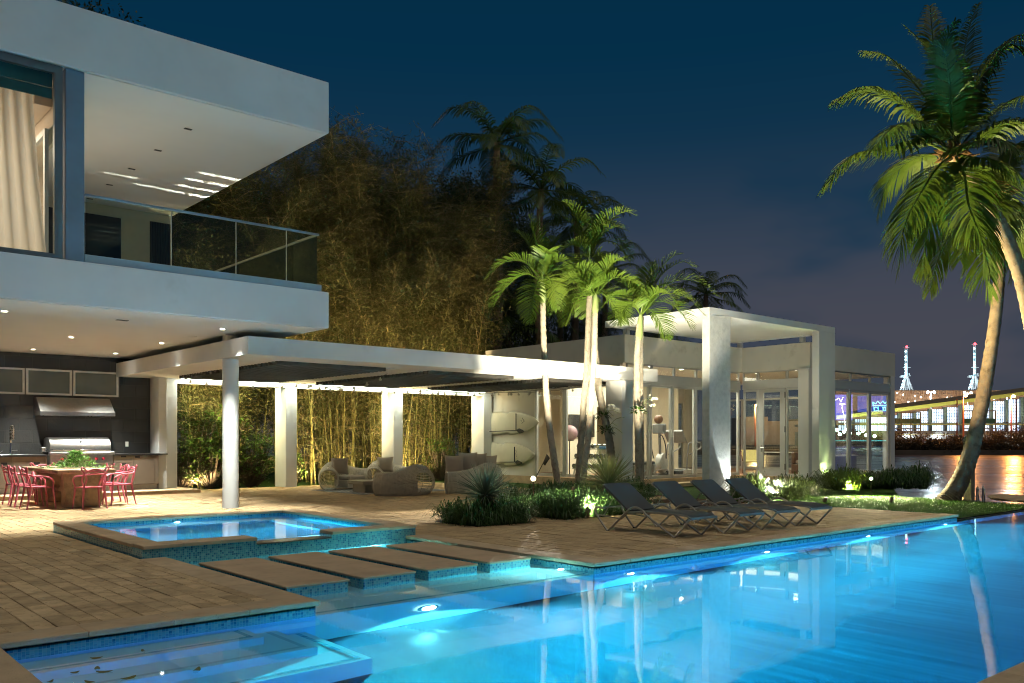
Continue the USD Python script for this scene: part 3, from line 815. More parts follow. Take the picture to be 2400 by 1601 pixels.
wash = part(pg, 'rear_light_strip', bx(8.8, 19.2, 24.06, 24.10, 2.96, 2.98), glow('rear_led', (1.0, 0.88, 0.5), 2.0))
area(pg, (11.2, 24.14, 2.94), (0, 1.0, -0.55), 4.6, 0.06, 95, (1, 0.88, 0.42))
area(pg, (16.6, 24.14, 2.94), (0, 1.0, -0.4), 5.0, 0.06, 70, (1, 0.80, 0.40))

# ================================================================== CABANA
cb = thing('cabana', 'single storey white pool cabana with glass doors and lit gym inside', 'pool house')
FZ = 0.18
par = plain('cabana_stucco', (0.66, 0.63, 0.54), 0.85, var=0.05, scale=1.0, bump=0.002, bscale=80, spec=0.2, stain=((0.34, 0.30, 0.22), 1.1, 0.6, 0.4))
foot = Polygon([(19.85, 17.6), (25.95, 17.6), (25.95, 15.03), (31.90, 15.03), (31.90, 24.2), (19.85, 24.2)])
inner = Polygon([(20.05, 17.8), (26.15, 17.8), (26.15, 15.23), (31.70, 15.23), (31.70, 24.0), (20.05, 24.0)])
part(cb, 'parapet', prism(foot.difference(inner), 3.73, 4.58), par)
part(cb, 'roof', prism(inner.buffer(0.01), 3.95, 4.1), stucco)
part(cb, 'ceiling', prism(inner.buffer(0.01), 3.76, 3.79), plain('warm_ceiling', (0.75, 0.72, 0.62), 0.9))
part(cb, 'base', prism(foot.buffer(0.12, join_style='mitre'), -0.08, FZ - 0.004), coping_mat)
part(cb, 'wood_floor', sheet(inner, FZ + 0.002), plain('wood_floor', (0.30, 0.15, 0.07), 0.4, var=0.2, scale=3))
part(cb, 'entry_step', cbx(20.6, 25.9, 16.9, 17.47, -0.05, 0.06, 0.008), coping_mat)
cream = plain('cream_interior', (0.72, 0.66, 0.50), 0.9, var=0.02)
part(cb, 'rear_wall', MB().add(bx(19.9, 27.0, 24.0, 24.15, FZ, 3.73)).add(bx(31.0, 31.7, 24.0, 24.15, FZ, 3.73)), cream)
side = part(cb, 'side_wall', bx(19.87, 20.03, 21.62, 24.15, FZ - 0.1, 3.73), par)
part(cb, 'interior_partition', MB().add(bx(24.6, 27.9, 21.9, 22.05, FZ, 3.73)).add(bx(21.6, 23.2, 21.9, 22.05, FZ, 3.73)).add(bx(23.2, 24.6, 21.9, 22.05, 2.6, 3.73)), cream)
part(cb, 'interior_door', MB().add(bx(25.0, 25.9, 21.86, 21.895, FZ, 2.45)), plain('cream_door', (0.60, 0.53, 0.38), 0.5))
part(cb, 'corner_column', cbx(25.82, 26.12, 15.0, 15.38, FZ - 0.1, 3.728, 0.006), stucco)
part(cb, 'end_column', cbx(31.55, 31.86, 15.02, 15.3, FZ - 0.1, 3.728, 0.006), stucco)
lit_glass = pane('cabana_glass', (0.94, 0.97, 0.94), 0.045)


def glazed(name, axis, at, spans, z0, z1, fr=0.075, dep=0.08, sill=0.09, headr=0.07):
    """a framed pane for each span, on the plane axis = at"""
    for a, b in spans:
        def bb(p, q, zz0, zz1, d0, d1):
            return bx(p, q, at + d0, at + d1, zz0, zz1) if axis == 'y' else bx(at + d0, at + d1, p, q, zz0, zz1)
        m = MB().add(bb(a, b, z0, z0 + sill, 0, dep)).add(bb(a, b, z1 - headr, z1, 0, dep)).add(bb(a, a + fr, z0 + sill, z1 - headr, 0, dep)).add(bb(b - fr, b, z0 + sill, z1 - headr, 0, dep))
        w = part(cb, name, m, aluminium)
        part(w, 'glass_pane', bb(a + fr, b - fr, z0 + sill, z1 - headr, dep * 0.45, dep * 0.45 + 0.008), lit_glass)


FY = 17.66
part(cb, 'front_header', MB().add(bx(20.03, 25.90, FY - 0.03, FY + 0.06, 3.12, 3.40)).add(bx(25.98, 26.06, 15.40, FY - 0.05, 3.13, 3.40)).add(bx(26.14, 31.54, 15.06, 15.15, 3.13, 3.40)), aluminium)
glazed('sliding_door', 'y', FY, [(20.05, 21.10), (21.12, 22.18), (22.20, 23.40), (23.42, 24.65), (24.67, 25.88)], FZ, 3.115)
glazed('clerestory_window', 'y', FY, [(20.05, 21.2), (21.21, 22.30), (22.31, 23.46), (23.47, 24.65), (24.66, 25.88)], 3.405, 3.725, 0.035, 0.07, 0.03, 0.035)
glazed('side_glass_door', 'x', 19.87, [(18.3, 20.2), (20.22, 21.6)], FZ + 0.02, 3.12)
part(cb, 'side_header', bx(19.86, 19.99, 17.8, 21.62, 3.125, 3.728), par)
glazed('recess_window', 'x', 25.98, [(17.0, 17.58), (15.40, 15.92)], FZ, 3.12, 0.05)
glazed('recess_clerestory', 'x', 25.98, [(17.02, 17.6), (15.90, 17.0), (15.40, 15.89)], 3.405, 3.725, 0.035, 0.07, 0.03, 0.035)
glazed('end_window', 'y', 15.07, [(26.15, 28.60), (28.64, 30.05), (30.08, 31.52)], FZ - 0.03, 3.12)
glazed('end_clerestory', 'y', 15.07, [(26.15, 27.4), (27.41, 28.72), (28.73, 30.11), (30.12, 31.52)], 3.405, 3.725, 0.035, 0.07, 0.03, 0.035)
glazed('east_window', 'x', 31.74, [(15.35, 17.4), (17.42, 19.45), (19.47, 21.5), (21.52, 23.6)], FZ, 3.12)
# glass door leaf in the recess
dr = part(cb, 'entrance_door', MB().add(bx(25.97, 26.03, 15.95, 16.14, FZ, 3.12)).add(bx(25.97, 26.03, 16.78, 16.97, FZ, 3.12)).add(bx(25.97, 26.03, 16.14, 16.78, FZ, FZ + 0.24)).add(bx(25.97, 26.03, 16.14, 16.78, 3.0, 3.12)), aluminium)
part(dr, 'glass_pane', bx(25.995, 26.003, 16.14, 16.78, FZ + 0.24, 3.0), lit_glass)
part(dr, 'door_handle', MB().add(cbx(25.95, 25.968, 16.83, 16.87, 0.98, 1.22, 0.004)).add(tube([(25.93, 16.85, 1.12), (25.93, 16.73, 1.12)], 0.010, 8)), chrome)
for z in (0.5, 1.75, 2.9):
    part(dr, 'hinge', bx(25.955, 25.969, 15.93, 15.96, z - 0.1, z + 0.1), black)
part(cb, 'rear_window_frame', MB().add(bx(27.0, 31.0, 24.02, 24.10, 3.0, 3.73)).add(bx(27.0, 27.08, 24.02, 24.1, FZ, 3.0)).add(bx(28.3, 28.37, 24.02, 24.1, FZ, 3.0)).add(bx(29.6, 29.67, 24.02, 24.1, FZ, 3.0)).add(bx(30.92, 31.0, 24.02, 24.1, FZ, 3.0)), plain('cream_frame', (0.7, 0.65, 0.52), 0.5))
part(cb, 'rear_window_glass', bx(27.08, 30.92, 24.05, 24.058, FZ, 3.0), lit_glass)
# interior lights
cbl = glow('cabana_downlight_lens', (1, 0.95, 0.80), 45.0)
k = 0
cl_lab = ['over the exercise machine', 'second from the left behind the front clerestory', 'over the treadmill', 'left of the glass entrance door', 'over the entrance door', 'behind the right end clerestory']
for (x, y), w in zip(((21.9, 18.3), (23.6, 18.4), (25.4, 18.4), (26.9, 17.6), (26.7, 16.0), (28.4, 15.9)), cl_lab):
    t = thing('cabana_downlight', 'bright round ceiling light inside the cabana, ' + w, 'downlight', group='ceiling lights inside the cabana')
    part(t, 'lens', moved(lathe([(0, 0), (0.07, 0)], 16), (x, y, 3.752)), cbl)
    part(t, 'trim_ring', moved(lathe([(0.07, 0.0), (0.07, -0.006), (0.1, -0.004), (0.1, 0.0)], 16), (x, y, 3.757)), trim)
    spot(t, (x, y, 3.70), (x, y, 0), 30, 75, 0.8, (1, 0.93, 0.76), 0.07)
cove = thing('cove_lamp', 'warm hidden cove light washing the gym ceiling and rear wall', 'lamp')
part(cove, 'channel', bx(20.4, 26.0, 21.70, 21.80, 3.40, 3.44), cream)
area(cove, (22.5, 20.0, 3.70), (0, 0, -1), 3.8, 2.6, 105, (1, 0.94, 0.80))
area(cove, (29.0, 19.0, 3.70), (0, 0, -1), 3.6, 4.5, 30, (1, 0.84, 0.58))

# ------------------------------------------------------------------ portal frame in front of the cabana
fr = thing('entry_canopy', 'white rendered entry canopy on two blade posts before the cabana', 'canopy')
part(fr, 'roof_slab', MB().add(cbx(19.19, 25.73, 14.03, 14.27, 4.74, 4.93, 0.008)).add(cbx(19.19, 19.40, 14.27, 17.80, 4.74, 4.93, 0.008)).add(cbx(25.52, 25.73, 14.27, 17.80, 4.74, 4.93, 0.008)).add(bx(19.39, 25.53, 14.26, 17.80, 4.76, 4.92)), stucco)
part(fr, 'post', cbx(19.19, 20.14, 14.03, 14.27, -0.2, 4.739, 0.008), stucco_rough, label='left canopy post, lit from the ground')
part(fr, 'post', cbx(24.76, 25.73, 14.03, 14.27, -0.2, 4.739, 0.008), stucco, label='right canopy post with a green tint')
for x, y in ((19.95, 17.64), (25.85, 17.62), (25.72, 15.15)):
    part(fr, 'support_stub', bx(x, x + 0.16, y - 0.02, y + 0.12, 4.581, 4.758), aluminium)

# ================================================================== POOL LIGHTS
ring = plain('steel_ring', (0.5, 0.52, 0.52), 0.3, 0.9)
pl_lens = glow('pool_lens', (0.82, 0.93, 1.0), 160.0)


def pool_light(pos, nrm, label, power, lensr=0.06, col=(0.42, 0.92, 1.0), cone=80, down=-0.6, mat=None):
    t = thing('pool_light', label, 'pool light', group='round underwater lights')
    pos, nrm = np.array(pos, float), np.array(nrm, float)
    R = aim(-nrm)
    T = np.eye(4)
    T[:3, :3] = R.T
    T[:3, 3] = pos
    part(t, 'ring', MB().add(lathe([(lensr, 0.0), (lensr, 0.022), (lensr * 1.4, 0.012), (lensr * 1.5, 0.0)], 24), T), ring)
    part(t, 'lens', MB().add(lathe([(0, 0.012), (lensr, 0.012)], 20), T), mat or pl_lens)
    d = nrm + np.array([0, 0, down])
    spot(t, pos + nrm * 0.06, pos + nrm * 0.06 + d, power, cone, 0.6, col, 0.02)


pool_light((4.89, 6.832, -0.62), (0, -1, 0), 'largest underwater pool light, glaring below the shelf edge in front of the slabs', 5200, 0.085)
pool_light((7.79, 6.832, -0.54), (0, -1, 0), 'underwater pool light just right of the terrace corner', 4300)
pool_light((10.64, 6.832, -0.54), (0, -1, 0), 'underwater pool light in the long wall, below the first loungers', 4300)
pool_light((13.54, 6.832, -0.54), (0, -1, 0), 'underwater pool light in the long wall, right of the loungers', 4300)
pool_light((16.43, 6.832, -0.54), (0, -1, 0), 'farthest underwater pool light at the end of the tiled wall', 4300)
pool_light((7.193, 7.33, -0.20), (-1, 0, 0), 'small underwater light in the shelf corner by the stepping slabs', 130, 0.03, down=-0.1)
pool_light((7.193, 9.9, -0.20), (-1, 0, 0), 'small underwater light hidden between the hot tub and the last stepping slab', 110, 0.03, down=-0.1)
pool_light((5.25, 14.36, -0.12), (0, -1, 0), 'underwater light in the far wall of the hot tub', 420, 0.05)
dm = plain('drain_cover', (0.55, 0.68, 0.70), 0.4)
for (x, y), w in (((7.9, 5.68), 'round white drain cover on the pool floor below the canopy post reflection'), ((7.75, 3.3), 'round white drain cover on the pool floor near the right edge')):
    t = thing('pool_drain', w, 'drain', (x, y, FL))
    part(t, 'cover', lathe([(0.13, 0.0), (0.13, 0.02), (0.11, 0.03), (0, 0.03)], 24), dm)
    part(t, 'rim', lathe([(0.131, 0.0), (0.17, 0.0), (0.16, 0.015), (0.131, 0.018)], 24), dm)

# ================================================================== GARDEN SPOTS
lamp_lens = glow('spot_lens', (1.0, 0.97, 0.85), 220.0)
bronze = plain('bronze_metal', (0.10, 0.07, 0.045), 0.45, 0.7)


def garden_spot(base, h, target, power, cone, label, col=(1, 0.9, 0.66), lensr=0.035, mat=None):
    t = thing('garden_spotlight', label, 'spotlight', group='garden spike spotlights')
    b = np.array(base, float)
    head = b + (0, 0, h)
    part(t, 'stake', tube([b - (0, 0, 0.1), head], 0.012, 6), bronze)
    d = np.array(target, float) - head
    d /= np.linalg.norm(d)
    T = np.eye(4)
    T[:3, :3] = aim(-d).T
    T[:3, 3] = head
    part(t, 'head', MB().add(lathe([(0, -0.10), (0.03, -0.10), (0.042, -0.06), (0.045, 0.03), (lensr, 0.03), (lensr, 0.012)], 16), T), bronze, smooth=40)
    part(t, 'lens', MB().add(lathe([(0, 0.014), (lensr, 0.014)], 16), T), mat or lamp_lens)
    spot(t, head + d * 0.07, head + d, power, cone, 0.5, col, 0.025)


garden_spot(far(1250, 18.6, -0.05), 0.62, far(1120, 13.5, 0.75), 650, 60, 'glaring spike spotlight behind the left yucca, facing the pool', (1, 0.95, 0.8), 0.05)
garden_spot(far(1342, 18.6, -0.05), 0.40, (15.95, 15.6, 4.7), 1250, 30, 'spike spotlight at the foot of the twin palm trunks')
garden_spot(far(1290, 18.6, -0.05), 0.15, (15.35, 16.15, 4.8), 1100, 28, 'low spotlight in grass below the left slim palm')
garden_spot(far(1378, 15.6, -0.05), 0.2, far(1428, 17.5, 0.9), 330, 60, 'low spotlight hidden in grass lighting the right yucca')
garden_spot(far(1535, 18.9, -0.05), 0.12, (17.1, 14.67, 4.6), 1300, 30, 'low spotlight at the foot of the right slim palm')
garden_spot((20.0, 13.86, -0.12), 0.05, (19.98, 14.0, 2.5), 75, 30, 'ground spotlight washing the left canopy post', (0.92, 1.0, 0.95))
garden_spot(far(1820, 21.8, -0.05), 0.36, far(1700, 15, 0.15), 300, 65, 'glaring spotlight among grasses right of the loungers', (1, 0.97, 0.85), 0.05)
garden_spot((25.1, 13.82, -0.12), 0.05, (25.15, 14.0, 2.0), 110, 34, 'ground spotlight washing the right canopy post green', (0.75, 1.0, 0.35))
garden_spot((24.2, 12.9, -0.08), 0.12, (26.6, 12.6, 0.45), 420, 70, 'spotlight lighting the arching grasses beside the right canopy post', (0.95, 1.0, 0.45))
garden_spot((21.3, 13.6, -0.08), 0.1, (22.5, 16.5, 4.7), 120, 55, 'ground spotlight under the entry canopy')
garden_spot((19.0, 10.6, -0.08), 0.1, (19.6, 8.1, 6.6), 3600, 46, 'low spotlight on the lawn lighting the leaning coconut palm crown', (1, 0.84, 0.42))
garden_spot((20.2, 9.6, -0.08), 0.1, (22.6, 8.6, 6.2), 800, 34, 'low spotlight on the lawn lighting the second coconut palm', (1, 0.78, 0.42))
garden_spot((22.4, 11.2, -0.08), 0.45, (19.6, 9.4, 0.0), 800, 66, 'spike spotlight in the dark grasses washing the lawn', (1, 0.95, 0.55))

# ================================================================== PLANTS
UP = np.array([0, 0, 1.0])


def unit(v):
    return v / (np.linalg.norm(v) + 1e-12)


def frond(path, n, length, width, droop=0.5, rach=0.016, rng=RNG, gap=0.0, fold=0.35, t0=0.14):
    """a feather leaf along a spline: rachis and pairs of leaflets; length(t) gives a leaflet's length"""
    P = spline(path, 26)
    T = np.gradient(P, axis=0)
    T /= np.linalg.norm(T, axis=1, keepdims=True)
    b = MB()
    b.add(tube(P, np.linspace(rach, rach * 0.22, len(P)), 5, caps=False))
    S = np.concatenate([[0], np.cumsum(np.linalg.norm(np.diff(P, axis=0), axis=1))])
    S /= S[-1]
    for side in (-1, 1):
        for k in range(n):
            t = t0 + (1 - t0) * (k + 0.5 + rng.uniform(-0.3, 0.3)) / n
            if rng.random() < gap:
                continue
            p = np.array([np.interp(t, S, P[:, a]) for a in range(3)])
            tn = unit(np.array([np.interp(t, S, T[:, a]) for a in range(3)]))
            sd = unit(np.cross(tn, UP) * side)
            nr = unit(np.cross(sd, tn) * side)
            if nr[2] < 0:
                nr = -nr
            L = length(t) * rng.uniform(0.88, 1.08)
            fw = 0.55 + 0.9 * t * t
            d = unit(sd + tn * fw + nr * fold + rng.normal(0, 0.07, 3))
            w = width * (0.65 + 0.5 * math.sin(PI * min(1, t + 0.15)))
            wv = unit(np.cross(d, nr)) * w / 2
            q1 = p + d * L * 0.45 - UP * droop * L * 0.10
            q2 = p + d * L * 0.80 - UP * droop * L * 0.36
            q3 = p + d * L * 0.98 - UP * droop * L * 0.66
            v = np.array([p - wv * 0.5, p + wv * 0.5, q1 - wv, q1 + wv, q2 - wv * 0.75, q2 + wv * 0.75, q3])
            b.add((v, np.array([[0, 1, 3], [0, 3, 2], [2, 3, 5], [2, 5, 4], [4, 5, 6]])))
    return b


def trunk(path, r0, r1, rings, sides=12, depth=0.07, seed=0):
    rng = np.random.default_rng(seed)
    P = spline(path, rings * 3)
    t = np.linspace(0, 1, len(P))
    r = r0 + (r1 - r0) * t ** 0.7
    r = r * (1 + depth * np.tile([1.0, 0.4, -0.9], rings)) + rng.normal(0, 0.002, len(P))
    return tube(P, r, sides)


palm_bark = plain('palm_bark', (0.27, 0.23, 0.17), 0.85, var=0.22, scale=7.0, bump=0.006, bscale=50, stain=((0.12, 0.085, 0.05), 9.0, 0.56, 0.7))
coco_bark = plain('coconut_bark', (0.17, 0.12, 0.075), 0.9, var=0.3, scale=6.0, bump=0.01, bscale=30, stain=((0.07, 0.05, 0.03), 5.0, 0.55, 0.8))
shaft_m = plain('green_crownshaft', (0.20, 0.25, 0.09), 0.5, var=0.12, scale=5)
frond_m = leafy('palm_leaf', (0.075, 0.13, 0.012), (0.18, 0.21, 0.03), 0.4)
coco_m = leafy('coconut_leaf', (0.045, 0.08, 0.008), (0.12, 0.14, 0.02), 0.35)
dry_m = leafy('dry_leaf', (0.17, 0.09, 0.035), (0.26, 0.16, 0.06), 0.3)

DP = 22.3


def scr(px, py, d):
    return far(px, d, EYE + (1030.8 - py) / 2047.35 * d)


def slim_palm(label, trunk_px, shaft_px, fronds, d=DP, r=0.085, seed=1, spears=()):
    """trunk_px: points up the trunk; shaft_px: foot and head of the crownshaft; fronds: tip offsets in px and metres of depth"""
    rng = np.random.default_rng(seed)
    t = thing('slim_palm', label, 'palm tree', group=None)
    part(t, 'trunk', trunk([scr(x, y, d) for x, y in trunk_px], r * 1.15, r * 0.85, 34, 12, 0.06, seed), palm_bark, smooth=60)
    a, b = scr(*shaft_px[0], d), scr(*shaft_px[1], d)
    part(t, 'crownshaft', tube([a, a + (b - a) * 0.25, a + (b - a) * 0.8, b], [r * 0.8, r * 1.1, r * 0.75, r * 0.35], 12), shaft_m, smooth=60)
    for dx, dy, dz in fronds:
        tip = scr(shaft_px[1][0] + dx, shaft_px[1][1] + dy, d + dz)
        span = np.linalg.norm(tip - b)
        lift = 0.30 * np.linalg.norm((tip - b)[:2]) + 0.06 * span
        m1 = b + (tip - b) * 0.33 + UP * lift * 0.85
        m2 = b + (tip - b) * 0.72 + UP * lift * 0.75
        part(t, 'frond', frond([b - UP * 0.05, m1, m2, tip], 36, lambda u: 0.56 * math.sin(PI * min(1.0, 0.22 + 0.75 * u)) ** 0.7, 0.032, 0.34, 0.016, rng, 0.03, 0.5), frond_m)
    for dx, dy in spears:
        part(t, 'spear_leaf', tube([b, (b + scr(shaft_px[1][0] + dx, shaft_px[1][1] + dy, d)) / 2 + 0.02, scr(shaft_px[1][0] + dx, shaft_px[1][1] + dy, d)], [0.022, 0.016, 0.004], 6), shaft_m, smooth=60)
    return t


slim_palm('leftmost slim ringed palm, leaning, before the cabana side doors', [(1312, 1160), (1304, 1110), (1290, 1017), (1281, 930), (1278, 876), (1274, 790), (1272, 710)], [(1272, 712), (1271, 655)],
          [(-133, 0, -0.3), (-125, 84, 0.3), (-72, -112, 0.5), (-30, -150, -0.2), (40, -100, 0.6), (78, -25, -0.5), (92, 20, 0.3), (-30, 100, -0.9), (35, 70, 1.0), (20, -60, -1.0)], d=22.3, seed=3, spears=[(-8, -160)])
slim_palm('tall slim palm with a bare dark shaft, left of the close pair', [(1353, 1165), (1358, 1090), (1367, 960), (1374, 876), (1378, 780), (1382, 694)], [(1382, 696), (1382, 600)],
          [(-112, -95, 0.4), (-60, -128, -0.3), (50, -120, 0.3), (90, -110, 0.6), (85, -60, -0.4), (95, 10, 0.7), (-90, 20, -0.5), (-40, 60, 0.8), (70, 70, -0.3), (110, -95, -0.8), (5, -60, 1.0)], d=22.6, seed=4, spears=[(-10, -118), (6, -100)])
slim_palm('pale slim palm, right of the close pair, brightly lit low fronds', [(1364, 1165), (1369, 1100), (1380, 1010), (1391, 851), (1394, 780), (1395, 733)], [(1395, 735), (1396, 688)],
          [(70, -75, -0.6), (125, 10, -0.4), (-55, -55, -0.5), (-112, 8, -0.3), (-70, 72, -0.6), (60, 70, 0.4), (30, -70, 0.6), (-25, 55, 0.8)], d=22.1, seed=5)
slim_palm('short bent palm carrying orchids behind the right yucca', [(1436, 1100), (1430, 1045), (1417, 978), (1404, 915), (1399, 860), (1390, 790), (1387, 745)], [(1387, 747), (1386, 700)],
          [(120, -20, 0.8), (-100, 40, 0.9), (40, -100, 0.9), (-60, -60, 1.2), (90, 60, 0.9)], d=23.4, r=0.10, seed=6)
slim_palm('right slim palm with the widest crown beside the entry canopy', [(1498, 1160), (1497, 1080), (1494, 953), (1493, 860), (1496, 799), (1498, 760)], [(1497, 799), (1502, 735)],
          [(95, -140, -0.3), (128, -110, 0.5), (180, -40, -0.4), (150, 5, -0.6), (90, -20, -1.0), (-60, -70, -0.4), (-95, -10, -0.5), (-55, 25, -0.8), (30, -120, 0.5), (60, 60, 0.7), (-90, -90, 0.8), (120, 35, 0.4)], d=22.4, r=0.09, seed=7, spears=[(34, -130)])
sp2 = thing('slim_palm', 'pale twin trunk close behind the right slim palm', 'palm tree')
part(sp2, 'trunk', trunk([scr(x, y, 22.7) for x, y in [(1504, 1155), (1503, 1000), (1502, 851), (1503, 780), (1505, 742)]], 0.075, 0.055, 34, 12, 0.06, 8), palm_bark, smooth=60)
part(sp2, 'frond', frond([scr(1505, 742, 22.7), scr(1525, 690, 22.9), scr(1560, 668, 23.2), scr(1610, 690, 23.5)], 24, lambda u: 0.5 * math.sin(PI * min(1.0, 0.22 + 0.75 * u)) ** 0.7, 0.045, 0.5), frond_m)

# orchids on the trunks
orc_leaf = leafy('orchid_leaf', (0.03, 0.07, 0.012), (0.08, 0.13, 0.02), 0.2)
petal = plain('white_petal', (0.75, 0.75, 0.6), 0.6)
def orchid(c, label, s=1.0, seed=1):
    rng = np.random.default_rng(seed)
    t = thing('orchid', label, 'orchid', c, group='orchids tied to the palm trunks')
    b = MB()
    for k in range(60):
        a = rng.uniform(0, 2 * PI)
        d = np.array([math.cos(a), math.sin(a), rng.uniform(-0.5, 0.9)])
        p = 0.10 * d * s * (1, 1, 0.6)
        q = p + unit(d) * rng.uniform(0.08, 0.2) * s
        w = np.cross(unit(d), UP) * 0.025 * s
        b.add((np.array([p - w * .6, p + w * .6, (p + q) / 2 + w + UP * 0.02, (p + q) / 2 - w + UP * 0.02, q - UP * 0.02]), np.array([[0, 1, 2], [0, 2, 3], [3, 2, 4]])))
    part(t, 'leaves', b, orc_leaf, kind='stuff')
    st, fl = MB(), MB()
    for k in range(4):
        a = rng.uniform(-1.2, 1.6)
        e = np.concatenate([RGT * math.cos(a), [0]]) * rng.uniform(0.3, 0.6) * s + UP * rng.uniform(-0.1, 0.35) * s
        P = spline([(0, 0, 0), e * 0.5 + UP * 0.1 * s, e], 8)
        st.add(tube(P, 0.006, 4))
        for m in range(5):
            c2 = P[-1 - m // 2] + rng.normal(0, 0.02, 3)
            for j in range(5):
                th = j * 2 * PI / 5
                o = (np.concatenate([RGT * math.cos(th), [math.sin(th)]])) * 0.03 * s
                o2 = (np.concatenate([RGT * math.cos(th + 0.6), [math.sin(th + 0.6)]])) * 0.02 * s
                fl.add((np.array([c2, c2 + o2, c2 + o]), np.array([[0, 1, 2]])))
    part(t, 'stems', st, shaft_m)
    part(t, 'blooms', fl, petal, kind='stuff')


orchid(scr(1412, 975, 23.25), 'upper leafy orchid clump on the short bent palm', 1.1, 1)
orchid(scr(1420, 1010, 23.2), 'lower pale flowering orchid on the short bent palm', 1.2, 2)
orchid(scr(1496, 963, 22.3), 'orchid clump with long sprays on the right slim palm', 1.2, 3)

# coconut palms at right
def coco(label, trunk_pts, tr, crown, d, fronds, seed):
    rng = np.random.default_rng(seed)
    t = thing('coconut_palm', label, 'palm tree')
    part(t, 'trunk', trunk(trunk_pts, tr[0], tr[1], 46, 14, 0.035, seed), coco_bark, smooth=60)
    c = scr(*crown, d)
    fib = MB()
    for k in range(46):
        a = rng.normal(0, 1, 3)
        a[2] = abs(a[2]) * 0.6 - 0.2
        a = unit(a)
        p = c + a * 0.14
        q = c + a * rng.uniform(0.25, 0.5) + UP * rng.uniform(-0.15, 0.1)
        fib.add(tube([p, (p + q) / 2 + rng.normal(0, 0.03, 3), q], [0.05, 0.04, 0.012], 5))
    fib.add(moved(trimesh.creation.icosphere(2, 0.22), c))
    part(t, 'crown_fibre', fib, dry_m, kind='stuff')
    for pts in fronds:
        P = [c] + [scr(x, y, d + z) for x, y, z in pts]
        Lt = sum(np.linalg.norm(np.diff(np.array(P), axis=0), axis=1))
        part(t, 'frond', frond(P, 72, lambda u: 0.78 * math.sin(PI * min(1.0, 0.18 + 0.76 * u)) ** 0.75 * min(1, Lt / 3.0), 0.05, 0.85, 0.034, rng, 0.03, 0.18, 0.2), coco_m)
    return t


FA = [[(2150, 330, -.5), (2078, 349, -.8), (1996, 366, -1), (1930, 440, -1.1)], [(2170, 290, .3), (2104, 236, .5), (2027, 209, .6), (1956, 235, .7)], [(2180, 320, -.8), (2123, 290, -1.4), (2080, 310, -1.8), (2050, 350, -2.0)],
      [(2190, 260, 1.0), (2130, 180, 1.8), (2078, 131, 2.3), (2022, 120, 2.6)], [(2215, 290, -.2), (2203, 230, -.3), (2187, 96, -.2), (2180, 14, .1)], [(2240, 270, .8), (2250, 180, 1.3), (2268, 80, 1.6), (2290, 10, 1.8)],
      [(2255, 290, -.4), (2283, 204, -.7), (2362, 105, -1), (2420, 150, -1.2)], [(2265, 280, .9), (2310, 160, 1.5), (2378, 85, 1.8), (2440, 100, 2)], [(2200, 390, -.6), (2160, 450, -1.0), (2120, 530, -1.2), (2107, 632, -1.2)],
      [(2290, 330, -.4), (2350, 290, -.8), (2420, 290, -1), (2480, 340, -1)], [(2280, 370, -.7), (2340, 380, -1.2), (2400, 430, -1.5), (2430, 520, -1.6)], [(2270, 390, .7), (2330, 430, 1.2), (2380, 520, 1.5), (2400, 610, 1.6)],
      [(2240, 300, 1.2), (2220, 200, 2.0), (2170, 110, 2.6), (2120, 60, 3.0)], [(2260, 410, -.9), (2270, 480, -1.5), (2300, 560, -1.8), (2320, 640, -1.8)], [(2290, 300, 1.5), (2380, 230, 2.4), (2450, 230, 3.0)],
      [(2190, 360, .8), (2130, 380, 1.4), (2080, 430, 1.8), (2060, 500, 1.9)], [(2230, 280, -1.0), (2225, 190, -1.7), (2215, 110, -2.1), (2240, 50, -2.3)], [(2280, 340, -1.1), (2350, 330, -1.8), (2420, 380, -2.2)],
      [(2215, 400, .4), (2190, 470, .8), (2170, 560, 1.0), (2165, 640, 1.0)]]
ca = coco('tall coconut palm whose leaning trunk leaves the frame at right', [(23.0, 5.9, -0.1), (22.3, 6.3, 1.0), (21.2, 6.75, 3.0), scr(2393, 650, 19.0), scr(2330, 500, 19.0), scr(2285, 430, 19.0), scr(2243, 375, 19.0)], (0.22, 0.115), (2237, 362), 19.0, FA, 21)
cad = part(ca, 'dry_bract', frond([scr(2230, 370, 18.9), scr(2195, 395, 18.6), scr(2165, 430, 18.5)], 10, lambda u: 0.12, 0.06, 0.3, 0.05), dry_m)
FB = [[(2310, 470, -.5), (2250, 520, -.8), (2205, 590, -1.0), (2180, 680, -1.1)], [(2320, 470, .6), (2260, 470, 1.0), (2190, 500, 1.2), (2150, 560, 1.3)], [(2335, 490, -.6), (2320, 560, -1.0), (2310, 640, -1.1), (2325, 690, -1.1)],
      [(2380, 470, -.3), (2430, 520, -.5), (2450, 600, -.5)], [(2360, 500, .4), (2380, 570, .7), (2370, 650, .8)], [(2330, 420, .5), (2290, 380, .9), (2250, 400, 1.2), (2220, 460, 1.3)], [(2360, 400, .3), (2380, 340, .5), (2420, 340, .6)],
      [(2345, 400, .9), (2340, 330, 1.5), (2310, 290, 1.8)], [(2325, 480, -1.0), (2275, 540, -1.6), (2250, 610, -1.9)]]
coco('second coconut palm, curved trunk rooted at the lawn edge by the water', [scr(2215, 1180, 21.3), scr(2238, 1150, 21.3), scr(2266, 1090, 21.3), scr(2290, 1000, 21.3), scr(2318, 850, 21.3), scr(2338, 700, 21.3), scr(2348, 560, 21.3), scr(2347, 450, 21.3)], (0.26, 0.10), (2346, 440), 21.3, FB, 22)

